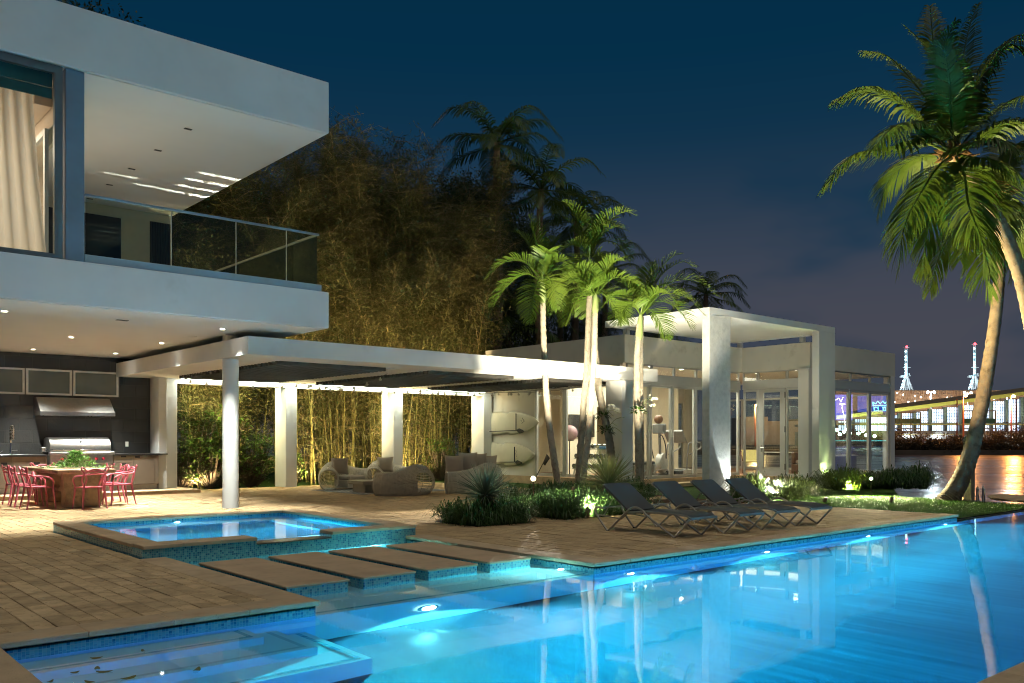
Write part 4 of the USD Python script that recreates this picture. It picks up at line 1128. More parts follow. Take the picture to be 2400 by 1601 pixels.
# dark palms behind the pergola and cabana
def dark_palm_proto():
    rng = np.random.default_rng(31)
    t = thing('dark_palm', 'dark feathery palm highest above the bamboo, left of the open sky', 'palm tree', (0, 0, 0), group='dark palms behind the cabana')
    part(t, 'trunk', trunk([(0, 0, -0.1), (0.1, 0, 3), (0.05, 0.1, 6), (0, 0, 8.6)], 0.2, 0.13, 40, 10, 0.03, 2), coco_bark, smooth=60)
    c = np.array([0, 0, 8.6])
    for k in range(17):
        a = k * 2.4 + rng.uniform(-.3, .3)
        e = 1.15 - 1.75 * (k / 17)
        L = rng.uniform(2.3, 2.9)
        h = np.array([math.cos(a), math.sin(a), 0])
        p1 = c + h * L * 0.35 * math.cos(e * 0.8) + UP * L * 0.4 * math.sin(e)
        p2 = c + h * L * 0.75 * math.cos(e * 0.6) + UP * L * (0.62 * math.sin(e) - 0.06)
        p3 = c + h * L * 1.05 * math.cos(e * 0.5) + UP * L * (0.66 * math.sin(e) - 0.36)
        part(t, 'frond', frond([c, p1, p2, p3], 36, lambda u: 0.62 * math.sin(PI * min(1.0, 0.2 + 0.74 * u)) ** 0.75, 0.05, 0.9, 0.03, rng, 0.03, 0.25), coco_m)
    return t


dpm = dark_palm_proto()
spots = [(1165, 335, 35, None), (1268, 445, 36, 'dark palm whose crown hangs behind the left slim palm'), (1350, 520, 41, 'dark palm with blurred crown above the middle slim palms'), (1190, 760, 37, 'low dark palm showing between the bamboo and cabana parapet'),
         (1655, 690, 52, 'dark palm peeping over the entry canopy at left'), (1420, 640, 46, 'dark palm behind the right slim palm crown'), (1310, 700, 42, 'dark palm filling the gap behind the slim palm trunks')]
for k, (px, py, d, lb) in enumerate(spots):
    c = scr(px, py, d)
    base = (c[0], c[1], c[2] - 8.6)
    if k == 0:
        xf(dpm, base)
    else:
        dup(dpm, lb, base, rz=k * 1.7)

# yuccas
def yucca(label, base, th, r, seed, mat):
    rng = np.random.default_rng(seed)
    t = thing('yucca', label, 'yucca', base)
    part(t, 'trunk', lathe([(0.0, -0.1), (0.12, -0.1), (0.11, th * 0.5), (0.125, th), (0.05, th + 0.06), (0, th + 0.06)], 14), coco_bark, smooth=50)
    b = MB()
    c = np.array([0, 0, th])
    for k in range(430):
        z = rng.uniform(-0.28, 1.0)
        a = rng.uniform(0, 2 * PI)
        s = math.sqrt(max(0, 1 - z * z))
        d = np.array([s * math.cos(a), s * math.sin(a), z])
        L = r * rng.uniform(0.85, 1.1)
        p = c + d * 0.04
        q = c + d * L - UP * 0.05 * L * (1 - z)
        w = unit(np.cross(d, UP + rng.normal(0, 0.3, 3))) * 0.0085
        m = (p + q) / 2 + UP * 0.02
        b.add((np.array([p - w * 0.6, p + w * 0.6, m + w, m - w, q]), np.array([[0, 1, 2], [0, 2, 3], [3, 2, 4]])))
    part(t, 'blades', b, mat, kind='stuff')


yucca('round blue green yucca on a short trunk in the front bed', far(1138, 14.9, 0.0), 0.44, 0.62, 41, leafy('yucca_blue', (0.12, 0.17, 0.11), (0.20, 0.26, 0.16), 0.15, 0.3))
yucca('round yellow green yucca, brightly lit, behind the first lounger', far(1426, 17.5, 0.0), 0.50, 0.78, 42, leafy('yucca_green', (0.18, 0.21, 0.07), (0.32, 0.33, 0.13), 0.2, 0.4))

# grassy clumps
grass_m = leafy('border_grass', (0.04, 0.085, 0.022), (0.10, 0.16, 0.04), 0.25, 0.28)
arch_m = leafy('arching_grass', (0.07, 0.11, 0.015), (0.17, 0.20, 0.035), 0.35, 0.4)


def clump_mesh(n, r, h, w, seed):
    rng = np.random.default_rng(seed)
    b = MB()
    for k in range(n):
        a = rng.uniform(0, 2 * PI)
        d = np.array([math.cos(a), math.sin(a), 0])
        p0 = d * abs(rng.normal(0, 0.07)) + np.array([rng.normal(0, .05), rng.normal(0, .05), 0])
        R = r * rng.uniform(0.35, 1.1)
        H = h * rng.uniform(0.45, 1.3) * (1.15 - 0.5 * R / r)
        sd = np.array([-d[1], d[0], 0]) * w * rng.uniform(0.7, 1.2) / 2
        P = [p0, p0 + d * R * 0.22 + UP * H * 0.62, p0 + d * R * 0.60 + UP * H, p0 + d * R * 0.92 + UP * H * 0.78, p0 + d * R * 1.1 + UP * H * 0.42]
        ws = [0.8, 1.0, 0.9, 0.6]
        v = []
        for q, s in zip(P[:4], ws):
            v += [q - sd * s, q + sd * s]
        v.append(P[4])
        f = []
        for m in range(3):
            f += [[2 * m, 2 * m + 1, 2 * m + 3], [2 * m, 2 * m + 3, 2 * m + 2]]
        f.append([6, 7, 8])
        b.add((np.array(v), np.array(f)))
    return b


def border(label, mat, protos, places):
    """ground cover of one bed: grass clumps set close together, one object"""
    ms = [arr(clump_mesh(*p)) for p in protos]
    b = MB()
    for k, (x, y, z, s) in enumerate(places):
        b.add(moved(ms[k % len(ms)], (x, y, z), (k * 2.399) % (2 * PI), s))
    tag(part(None, 'border_grass', b, mat), label, 'grass', kind='stuff')


PR = [(170, 0.34, 0.30, 0.013, 51), (150, 0.38, 0.34, 0.014, 52), (190, 0.32, 0.27, 0.012, 53), (160, 0.40, 0.32, 0.013, 54)]
rg = np.random.default_rng(55)
bed1 = [(8.95 + 0.29 * i + rg.uniform(-.05, .05), 11.05 + 0.27 * j + rg.uniform(-.05, .05), -0.03, rg.uniform(0.75, 1.45)) for i in range(4) for j in range(4)]
border('dark strappy border grass around the foot of the front yucca', grass_m, PR, [p for p in bed1 if p[0] + p[1] < 21.9])
border('strappy border grass in the middle bed between the two yuccas', grass_m, PR, [(10.95 + 0.37 * i + rg.uniform(-.08, .08), 11.1 + 0.38 * j + rg.uniform(-.08, .08), -0.03, rg.uniform(0.7, 1.6)) for i in range(6) for j in range(5) if (i + j) < 8])
border('strappy border grass around the feet of the slim palms', grass_m, PR, [(13.5 + 0.46 * i + rg.uniform(-.1, .1), 14.1 + 0.45 * j + rg.uniform(-.08, .08), -0.03, rg.uniform(0.85, 1.35)) for i in range(8) for j in range(4)])
PA = [(150, 0.55, 0.48, 0.018, 61), (160, 0.6, 0.44, 0.017, 62), (140, 0.5, 0.52, 0.018, 63)]
pl = [(1735, 22.4), (1760, 22.8), (1775, 21.6), (1800, 22.6), (1838, 22.2), (1858, 22.9), (1880, 22.2), (1900, 23.2), (1870, 21.4), (1815, 23.4), (1895, 24.2), (1770, 24.0), (1745, 21.4), (1842, 21.0)]
border('arching grasses behind the last lounger, around the glaring spotlight', leafy('mid_grass', (0.07, 0.10, 0.025), (0.16, 0.18, 0.05), 0.3, 0.4), PA, [(*far(x, d)[:2], -0.06, rg.uniform(0.8, 1.1)) for x, d in pl])
pl = [(1940, 26.3), (1958, 25.6), (1980, 26.4), (2000, 25.8), (2018, 26.6), (1965, 27.0), (1995, 27.2)]
border('bright yellow green arching grasses beside the right canopy post', arch_m, PA, [(*far(x, d)[:2], -0.06, rg.uniform(0.95, 1.2)) for x, d in pl])
pl = [(2040, 26.2), (2062, 26.8), (2085, 26.0), (2105, 26.8), (2125, 26.1), (2148, 26.6), (2165, 25.9), (2072, 27.6), (2112, 27.8), (2140, 27.4), (2030, 27.2), (2155, 27.6)]
border('dark green arching grasses below the right cabana windows', grass_m, PA, [(*far(x, d)[:2], -0.07, rg.uniform(1.0, 1.3)) for x, d in pl])

# lawn blades
lb = MB()
v = []
n = 26000
ly = np.column_stack([rg.uniform(15.4, 23.5, 3 * n), rg.uniform(6.95, 13.0, 3 * n)])
ok = shapely.contains_xy(PROPERTY.difference(DECK).difference(shapely.union_all(BEDS)).difference(POOL.buffer(0.1)), ly[:, 0], ly[:, 1])
ly = ly[ok][:n]
n = len(ly)
a = rg.uniform(0, 2 * PI, n)
h = rg.uniform(0.025, 0.055, n)
dx, dy = np.cos(a), np.sin(a)
w = 0.004
V = np.stack([np.column_stack([ly[:, 0] - dy * w, ly[:, 1] + dx * w, np.full(n, -0.078)]), np.column_stack([ly[:, 0] + dy * w, ly[:, 1] - dx * w, np.full(n, -0.078)]), np.column_stack([ly[:, 0] + dx * 0.025, ly[:, 1] + dy * 0.025, -0.075 + h])], 1).reshape(-1, 3)
tag(part(None, 'lawn_grass', (V, np.arange(3 * n).reshape(-1, 3)), leafy('lawn_blade', (0.04, 0.10, 0.012), (0.10, 0.17, 0.025), 0.3)), 'short green lawn grass between the terrace and the bay', 'grass', kind='stuff')

# ------------------------------------------------------------------ bamboo grove
cane_m = leafy('bamboo_cane', (0.13, 0.12, 0.03), (0.24, 0.16, 0.06), 0.0, 0.4, 0.7)
twig_m = plain('bamboo_twig', (0.22, 0.15, 0.06), 0.6, var=0.3, scale=3)
bleaf = leafy('bamboo_leaf', (0.07, 0.08, 0.02), (0.20, 0.15, 0.05), 0.3, 0.5, 0.5)


def leaf_cloud(C, L, Wd, rng, down=0.5):
    """narrow leaves at the points C"""
    n = len(C)
    d = rng.normal(0, 1, (n, 3))
    d[:, 2] -= down
    d /= np.linalg.norm(d, axis=1, keepdims=True)
    u = np.cross(d, rng.normal(0, 1, (n, 3)))
    u /= np.linalg.norm(u, axis=1, keepdims=True)
    l = (L * rng.uniform(0.6, 1.2, n))[:, None]
    V = np.stack([C, C + d * l * 0.45 + u * Wd, C + d * l, C + d * l * 0.45 - u * Wd], 1).reshape(-1, 3)
    k = np.arange(n)[:, None] * 4
    return V, np.vstack([k + [0, 1, 2], k + [0, 2, 3]])


def bamboo(seed, label):
    rng = np.random.default_rng(seed)
    t = thing('bamboo_clump', label, 'bamboo', group='bamboo clumps behind the pergola')
    tw, lc = MB(), []
    for k in range(15):
        a = rng.uniform(0, 2 * PI)
        h = rng.uniform(6.0, 11.5)
        b0 = np.array([rng.uniform(-0.8, 0.8), rng.uniform(-0.6, 0.6), -0.1])
        ln = rng.uniform(0.3, 2.0) if rng.random() < 0.8 else 3.0
        dr = np.array([math.cos(a), math.sin(a) * 0.6, 0])
        P = spline([b0, b0 + dr * ln * 0.18 + UP * h * 0.35, b0 + dr * ln * 0.5 + UP * h * 0.7, b0 + dr * ln * 1.1 + UP * h], 40)
        r = np.linspace(rng.uniform(0.015, 0.028), 0.006, 40)
        r = r * np.where(np.arange(40) % 2 == 0, 1.18, 0.97)
        part(t, 'cane', tube(P, r, 6, caps=False), cane_m, smooth=60)
        for m in range(3, 40):
            u = m / 40
            for q in range(2 + (u > 0.3) * 2 + (u > 0.6)):
                e = rng.normal(0, 1, 3)
                e[2] = abs(e[2]) * 0.4 + 0.1
                e = unit(e) * rng.uniform(0.3, 1.0) * (0.6 + 0.7 * u)
                p = P[m]
                mid = p + e * 0.6
                end = p + e - UP * rng.uniform(0, 0.35)
                if rng.random() < 0.8:
                    tw.add(tube([p, mid, end], [0.006, 0.0045, 0.0025], 3, caps=False))
                nn = int(rng.integers(8, 16) * (0.3 + 1.6 * u))
                s = rng.random((nn, 1))
                lc.append(p + (end - p) * s + rng.normal(0, 0.10, (nn, 3)))
    C = np.vstack(lc)
    part(t, 'twigs', tw, twig_m, kind='stuff')
    part(t, 'leaves', leaf_cloud(C, 0.20, 0.013, rng), bleaf, kind='stuff')
    return t


bpos = [(8.6, 26.6, 1.0), (10.2, 25.9, 0.9), (11.9, 27.2, 1.05), (13.4, 26.2, 1.0), (15.0, 26.9, 1.05), (16.7, 26.0, 0.95), (18.3, 27.0, 0.9), (18.9, 26.4, 0.8), (6.6, 28.5, 1.1), (9.4, 29.0, 1.15), (12.6, 29.3, 1.2), (15.9, 29.3, 1.1), (18.6, 29.6, 0.9), (21.2, 28.8, 0.75), (4.0, 29.5, 1.15), (*far(810, 31)[:2], 1.08), (*far(930, 32)[:2], 1.08), (*far(1020, 32.5)[:2], 1.1), (*far(1100, 33)[:2], 1.05), (*far(870, 34)[:2], 1.12), (*far(760, 33)[:2], 0.98)]
bl = ['behind the pergola, next to the kitchen end pier', 'behind the round column, between first and second pillars', 'left of the second pergola pillar', 'behind the leftmost wicker chair', 'between the second and third pergola pillars, right side', 'right of the third pergola pillar', 'behind the wicker sofa', 'behind the last pergola pillar by the surfboards',
      'behind the balcony glass, far left', 'behind the balcony corner', 'tallest, just right of the roof corner', 'in the middle of the grove top', 'at the right of the grove top beside the dark palms', 'low, behind the left end of the cabana parapet', 'seen through the balcony railing at left', 'with the first plume right of the roof corner', 'with the second plume at the grove top', 'with the third plume at the grove top', 'leaning against the highest dark palm', 'filling between the first two plumes', 'half hidden by the roof corner']
protos = [bamboo(70 + k, 'dense golden bamboo clump ' + bl[k]) for k in range(4)]
for k, (x, y, s) in enumerate(bpos):
    if k < 4:
        xf(protos[k], (x, y, -0.05), 0, s)
    else:
        dup(protos[k % 4], 'dense golden bamboo clump ' + bl[k], (x, y, -0.05), k * 1.3, s)

# dark evergreen masses behind the bamboo
bark = plain('dark_bark', (0.07, 0.05, 0.035), 0.9, var=0.3, bump=0.01, bscale=20)
ev = leafy('evergreen_leaf', (0.03, 0.05, 0.012), (0.08, 0.09, 0.025), 0.2, 0.5, 0.4)


def evergreen(seed, label):
    rng = np.random.default_rng(seed)
    t = thing('evergreen_tree', label, 'tree', group='dark evergreens behind the bamboo')
    part(t, 'trunk', tube(spline([(0, 0, -0.1), (0.1, 0, 2), (0, 0.1, 5), (0.2, 0, 8)], 14), np.linspace(0.22, 0.06, 14), 9), bark, smooth=60)
    C, br = [], MB()
    for k in range(46):
        z = rng.uniform(1.2, 10.2)
        R = 2.1 * math.sin(PI * min(0.97, (z + 1.2) / 12.0)) ** 0.6
        a = rng.uniform(0, 2 * PI)
        e = np.array([math.cos(a) * R * rng.uniform(0.5, 1), math.sin(a) * R * rng.uniform(0.5, 1), z])
        s = np.array([0.05, 0, max(0.8, z - 1.0)])
        br.add(tube([s, (s + e) / 2 + UP * 0.2, e], [0.045, 0.03, 0.01], 4, caps=False))
        n = 620
        C.append(e + np.clip(rng.normal(0, 1, (n, 3)), -1.5, 1.5) * (0.62, 0.62, 0.42))
    part(t, 'limbs', br, bark, kind='stuff')
    part(t, 'crown', leaf_cloud(np.vstack(C), 0.12, 0.024, rng, 0.3), ev, kind='stuff')
    return t


e0 = evergreen(91, 'dark evergreen tree behind the bamboo, just right of the house roof')
for k, (px, d, top, lb) in enumerate([(800, 36, 400, None), (900, 36, 420, 'dark evergreen tree behind the middle of the bamboo grove'), (1010, 36, 410, 'dark evergreen tree behind the right part of the bamboo grove'), (1090, 36, 420, 'dark evergreen tree beside the highest dark palm'), (690, 36, 430, 'dark evergreen tree showing under the roof soffit'),
                                      (560, 35, 380, 'dark evergreen tree seen through the balcony railing'), (215, 40, 15, 'dark treetop just above the house roof edge'), (1180, 37, 560, 'dark evergreen behind the cabana parapet end'), (1420, 47, 700, 'dark evergreen behind the entry canopy at left'), (1540, 52, 720, 'dark evergreen under the entry canopy roof gap'), (450, 36, 400, 'dark evergreen behind the balcony middle'), (1130, 40, 400, 'dark evergreen between the bamboo top and the palm crowns'), (1240, 46, 500, 'dark evergreen behind the left slim palm crown'), (1330, 47, 590, 'dark evergreen behind the middle slim palms')]):
    z = EYE + (1030.8 - top) / 2047.35 * d
    s = z / 10.8
    p = far(px, d, -0.05)
    if k == 0:
        xf(e0, p, 0, s)
    else:
        dup(e0, lb, p, k * 1.1, s)

# leafy shrubs between the pergola pillars
shrub_m = leafy('shrub_leaf', (0.05, 0.10, 0.012), (0.11, 0.17, 0.025), 0.3, 0.4, 1.0)


def shrub(seed, label):
    rng = np.random.default_rng(seed)
    t = thing('leafy_shrub', label, 'shrub', group='leafy shrubs at the foot of the bamboo')
    st, lf = MB(), MB()
    for k in range(70):
        a = rng.uniform(0, 2 * PI)
        e = np.array([math.cos(a) * rng.uniform(0.1, 0.75), math.sin(a) * rng.uniform(0.1, 0.45), rng.uniform(0.25, 1.3)])
        st.add(tube([(0, 0, 0), e * (0.6, 0.6, 0.5), e], [0.012, 0.009, 0.005], 4, caps=False))
        for m in range(11):
            th = m * 2.4
            d = unit(np.array([math.cos(th), math.sin(th), rng.uniform(-0.2, 0.6)]))
            c = e + rng.normal(0, 0.05, 3)
            L = rng.uniform(0.09, 0.16)
            u = unit(np.cross(d, UP)) * L * 0.24
            n = unit(np.cross(u, d)) * L * 0.08
            q = c + d * L
            lf.add((np.array([c, c + d * L * 0.5 + u * 0.8 + n, c + d * L * 0.8 + u + n, q, c + d * L * 0.8 - u + n, c + d * L * 0.5 - u * 0.8 + n]), np.array([[0, 1, 5], [1, 2, 4], [1, 4, 5], [2, 3, 4]])))
    part(t, 'stems', st, bark, kind='stuff')
    part(t, 'leaves', lf, shrub_m, kind='stuff')
    return t


s0 = shrub(101, 'leafy green shrub next to the kitchen end pier')
s1 = shrub(102, 'leafy green shrub left of the round column')
xf(s0, (9.2, 25.0, -0.05), 0, 1.1)
xf(s1, (10.1, 24.9, -0.05), 0, 1.15)
for k, (x, y, s, lb) in enumerate([(11.3, 24.95, 1.1, 'leafy green shrub right of the round column, before the second pillar'), (10.7, 25.5, 1.6, 'taller leafy shrub behind the round column'), (12.75, 24.9, 0.75, 'low shrub right of the second pergola pillar'), (18.6, 25.2, 1.1, 'shrub behind the wicker sofa pillows'), (9.7, 25.8, 1.7, 'tall leafy shrub behind the kitchen end pier'), (11.75, 25.4, 1.2, 'shrub peeping past the second pillar')]):
    dup((s0, s1)[k % 2], lb, (x, y, -0.05), k * 2.1, s)
# grove spotlights hidden behind the shrubs
for (x, y), tx, pw, lb in (((9.6, 24.5), (9.8, 27.0, 4.0), 110, 'small spotlight among the shrubs left of the round column'), ((13.2, 24.5), (13.5, 27.0, 4.5), 260, 'small spotlight at the bamboo foot behind the leftmost wicker chair'), ((16.8, 24.5), (16.8, 27.2, 4.5), 260, 'small spotlight at the bamboo foot behind the wicker sofa')):
    garden_spot((x, y, -0.05), 0.18, tx, pw, 80, lb, (1, 0.74, 0.36))

# ================================================================== FURNITURE
pink = plain('pink_plastic', (0.56, 0.12, 0.16), 0.35, var=0.04, spec=0.5)


def mirror_path(h):
    """a path that ends on x = 0, continued by its mirror image"""
    h = [tuple(p) for p in h]
    return h + [(-x, y, z) for x, y, z in h[-2::-1]]


def pink_chair(label, loc, rz):
    t = thing('dining_chair', label, 'chair', loc, rz, 'pink chairs round the dining table')
    for sx in (-1, 1):
        part(t, 'leg', tube([(sx * 0.225, 0.20, 0.455), (sx * 0.235, 0.215, 0.3), (sx * 0.262, 0.245, 0.0)], [0.024, 0.020, 0.013], 8), pink, smooth=50)
        part(t, 'leg', tube([(sx * 0.19, -0.20, 0.455), (sx * 0.205, -0.225, 0.28), (sx * 0.235, -0.285, 0.0)], [0.026, 0.021, 0.013], 8), pink, smooth=50)
    sv, sf = [], []
    nx, ny = 10, 8
    for j in range(ny + 1):
        for i in range(nx + 1):
            u, w = i / nx * 2 - 1, j / ny
            wd = 0.235 - 0.035 * (1 - w)
            sv.append((u * wd, -0.215 + 0.43 * w, 0.452 - 0.016 * (1 - u * u) * math.sin(PI * min(1, w * 1.1)) - 0.015 * max(0, w - 0.85) / 0.15))
    m = len(sv)
    sv = np.array(sv)
    sv = np.vstack([sv, sv - (0, 0, 0.022)])
    g = lambda i, j: j * (nx + 1) + i
    for j in range(ny):
        for i in range(nx):
            a, b, c, d = g(i, j), g(i + 1, j), g(i + 1, j + 1), g(i, j + 1)
            sf += [[a, b, c], [a, c, d], [m + a, m + c, m + b], [m + a, m + d, m + c]]
    rim = [g(i, 0) for i in range(nx + 1)] + [g(nx, j) for j in range(1, ny + 1)] + [g(i, ny) for i in range(nx - 1, -1, -1)] + [g(0, j) for j in range(ny - 1, 0, -1)]
    for a, b in zip(rim, rim[1:] + rim[:1]):
        sf += [[a, m + a, m + b], [a, m + b, b]]
    part(t, 'seat', (sv, np.array(sf)), pink, smooth=40)
    loops = [[(-0.225, 0.20, 0.45), (-0.268, 0.19, 0.58), (-0.27, 0.06, 0.655), (-0.25, -0.12, 0.672), (-0.155, -0.255, 0.70), (0, -0.285, 0.715)],
             [(-0.19, -0.20, 0.45), (-0.15, -0.245, 0.60), (-0.20, -0.27, 0.72), (-0.262, -0.285, 0.825), (-0.225, -0.29, 0.845), (-0.15, -0.285, 0.775), (-0.07, -0.295, 0.80), (0, -0.30, 0.812)],
             [(-0.185, -0.20, 0.45), (-0.235, -0.235, 0.60), (-0.185, -0.27, 0.74), (-0.09, -0.29, 0.775), (0, -0.292, 0.765)]]
    for h in loops:
        part(t, 'back_loop', tube(spline(mirror_path(h), 46), 0.016, 8), pink, smooth=60)
    return t


c0 = pink_chair('pink openwork armchair at the near end of the table, back to the pool', (5.20, 18.98, 0), 0.05)
for x, y, rz, lb in ((4.42, 19.72, -1.50, 'nearest pink openwork armchair on the left side of the table'), (4.40, 20.55, -1.60, 'middle pink openwork armchair on the left side of the table'), (4.42, 21.35, -1.52, 'farthest pink openwork armchair on the left side of the table'),
                     (5.98, 19.75, 1.62, 'nearest pink openwork armchair on the right side of the table'), (6.02, 20.5, 1.50, 'middle pink openwork armchair on the right side of the table'), (5.98, 21.3, 1.6, 'farthest pink openwork armchair on the right side, mostly hidden by table'), (5.2, 22.55, 3.12, 'pink openwork armchair at the far end, behind the potted greens')):
    dup(c0, lb, (x, y, 0), rz)
wood = plain('weathered_wood', (0.38, 0.27, 0.15), 0.7, var=0.3, scale=5.0, bump=0.006, bscale=18, stain=((0.12, 0.075, 0.035), 6.0, 0.58, 0.7))
tb = thing('dining_table', 'thick rustic wooden dining table on chunky slab legs', 'table', (5.2, 20.7, 0))
rg2 = np.random.default_rng(7)
for k in range(4):
    part(tb, 'top_plank', cbx(-0.56 + 0.28 * k + 0.002, -0.56 + 0.28 * (k + 1) - 0.002, -1.52 + rg2.uniform(-.01, .01), 1.52, 0.71, 0.79 + rg2.uniform(-.002, .002), 0.008), wood)
for y in (-1.05, 1.05):
    g = trimesh.Trimesh(*cbx(-0.36, 0.36, y - 0.16, y + 0.16, 0, 0.708, 0.02), process=False).subdivide_to_size(0.09)
    v = np.array(g.vertices)
    v[:, :2] += (meshkit.fbm(v * 5, 3, 3)[:, None] - 0.5) * 0.09 * np.sign(v[:, :2] - (0, y)) * (1 + 0.4 * np.cos(v[:, 2:] * 7))
    part(tb, 'slab_leg', (v, np.array(g.faces)), wood, smooth=40)
part(tb, 'stretcher', cbx(-0.07, 0.07, -0.9, 0.9, 0.25, 0.37, 0.02), wood)
sal = thing('leafy_centrepiece', 'pile of fresh green leaves lying on the dining table', 'plant', (5.25, 20.2, 0.79))
lf, stt = MB(), MB()
for k in range(420):
    a = rg2.uniform(0, 2 * PI)
    r = abs(rg2.normal(0, 0.5)) * 0.55
    c = np.array([math.cos(a) * r * 1.25, math.sin(a) * r * 0.8, max(0.02, 0.34 * math.exp(-(r / 0.28) ** 2) * rg2.uniform(0.35, 1.1))])
    d = unit(np.array([math.cos(a), math.sin(a), rg2.uniform(-0.3, 0.9)]) + rg2.normal(0, 0.4, 3))
    L = rg2.uniform(0.05, 0.11)
    u = unit(np.cross(d, UP + rg2.normal(0, .2, 3))) * L * 0.3
    n = unit(np.cross(u, d)) * L * 0.12
    lf.add((np.array([c, c + d * L * 0.5 + u + n, c + d * L, c + d * L * 0.5 - u + n]), np.array([[0, 1, 2], [0, 2, 3]])))
    if k % 6 == 0:
        stt.add(tube([(c[0] * 0.3, c[1] * 0.3, 0.02), c], 0.003, 4, caps=False))
part(sal, 'leaves', lf, leafy('fresh_leaf', (0.08, 0.18, 0.03), (0.20, 0.32, 0.07), 0.3, 0.4), kind='stuff')
part(sal, 'stalks', stt, leafy('stalk', (0.15, 0.25, 0.06), (0.2, 0.3, 0.1), 0.1), kind='stuff')

# sun loungers
lm = plain('taupe_tube', (0.36, 0.32, 0.27), 0.32, 0.6, var=0.04)
sling = plain('charcoal_sling', (0.075, 0.075, 0.072), 0.6, var=0.06, scale=40, bump=0.001, bscale=400)
front_bar = plain('pale_front_bar', (0.20, 0.22, 0.23), 0.35, 0.5)


def sun_lounger(label, loc, rz):
    t = thing('sun_lounger', label, 'sun lounger', loc, rz, 'four sun loungers in a row by the pool')
    Wd = 0.63
    for x in (0, Wd):
        P = [(x, 1.62, 0.345), (x, 1.80, 0.345), (x, 1.78, 0.24), (x, 1.575, 0.022), (x, 1.52, 0.022), (x, 1.20, 0.29), (x, 1.08, 0.375), (x, 0.96, 0.392), (x, 0.84, 0.345), (x, 0.76, 0.28), (x, 0.30, 0.022), (x, 0.245, 0.022), (x, 0.03, 0.24), (x, 0.0, 0.285)]
        part(t, 'leg_tube', tube(spline(P, 70), 0.0165, 8), lm, smooth=60)
        R = [(x + (0.035 if x == 0 else -0.035), 0.0, 0.285), (x + (0.035 if x == 0 else -0.035), 0.12, 0.325), (x + (0.035 if x == 0 else -0.035), 0.55, 0.335), (x + (0.035 if x == 0 else -0.035), 1.15, 0.315)]
        part(t, 'seat_rail', tube(spline(R, 24), 0.0155, 8), lm, smooth=60)
        B = [(x + (0.035 if x == 0 else -0.035), 1.14, 0.315), (x + (0.035 if x == 0 else -0.035), 1.68, 0.70)]
        part(t, 'back_rail', tube(B, 0.0155, 8), lm, smooth=60)
        part(t, 'back_strut', tube([(x + (0.05 if x == 0 else -0.05), 1.46, 0.54), (x + (0.05 if x == 0 else -0.05), 1.66, 0.25), (x + (0.05 if x == 0 else -0.05), 1.70, 0.22)], 0.009, 6), lm, smooth=60)
        part(t, 'lower_rail', tube([(x, 1.78, 0.24), (x + (0.03 if x == 0 else -0.03), 1.3, 0.20), (x + (0.03 if x == 0 else -0.03), 1.2, 0.27)], 0.012, 6), lm, smooth=60)
    part(t, 'foot_bar', tube([(-0.0, 0.0, 0.285), (Wd, 0.0, 0.285)], 0.019, 8), front_bar, smooth=60)
    part(t, 'rear_bar', tube([(0, 1.80, 0.335), (Wd, 1.80, 0.335)], 0.013, 8), lm, smooth=60)
    n = 18
    S = spline([(0, 0.0, 0.305), (0, 0.12, 0.342), (0, 0.55, 0.352), (0, 1.15, 0.332)], n)
    v = np.array([(xx, p[1], p[2] + dz - 0.012 * math.sin(PI * (xx - 0.03) / (Wd - 0.06))) for dz in (0, -0.006) for p in S for xx in np.linspace(0.03, Wd - 0.03, 7)])
    i, j = np.meshgrid(np.arange(n - 1), np.arange(6), indexing='ij')
    q = np.stack([i * 7 + j, i * 7 + j + 1, (i + 1) * 7 + j + 1, (i + 1) * 7 + j], -1).reshape(-1, 4)
    part(t, 'seat_sling', (v, np.vstack([q, q[:, ::-1] + n * 7])), sling, smooth=40)
    dv = unit(np.array([0, 0.54, 0.385]))
    nv = np.array([0, -dv[2], dv[1]])
    prof = []
    for k in range(8):
        th = k / 7 * PI / 2
        prof.append((0.05 * math.cos(th), 0.05 * math.sin(th)))
    poly = shapely.union_all([sbox(0.015, 0, Wd - 0.015, 0.60), sbox(0.065, 0, Wd - 0.065, 0.65), shapely.Point(0.065, 0.60).buffer(0.05), shapely.Point(Wd - 0.065, 0.60).buffer(0.05)])
    m = trimesh.creation.extrude_polygon(poly, 0.03, engine='earcut')
    mv = np.array(m.vertices)
    base = np.array([0, 1.145, 0.328])
    part(t, 'back_sling', (base + mv[:, :1] * (1, 0, 0) + mv[:, 1:2] * dv + (mv[:, 2:3] - 0.012) * nv, np.array(m.faces)), sling)
    part(t, 'wheel_foot', MB().add(bx(0.0, 0.03, 1.535, 1.565, 0.0, 0.02)).add(bx(Wd - 0.03, Wd, 1.535, 1.565, 0.0, 0.02)), black)
    return t


lg = sun_lounger('nearest charcoal sun lounger, closest to the front yucca', (9.93, 7.60, 0), 0.0)
for x, y, rz, lb in ((10.95, 7.48, -0.01, 'second charcoal sun lounger from the yucca end'), (11.86, 7.43, -0.02, 'third charcoal sun lounger from the yucca end'), (12.80, 7.40, -0.02, 'last charcoal sun lounger, nearest the lawn')):
    dup(lg, lb, (x, y, 0), rz)

# wicker seats
wick = plain('beige_wicker', (0.58, 0.53, 0.43), 0.65, var=0.12, scale=10)
cush = plain('taupe_cushion', (0.44, 0.38, 0.30), 0.9, var=0.05, scale=8, bump=0.002, bscale=200)


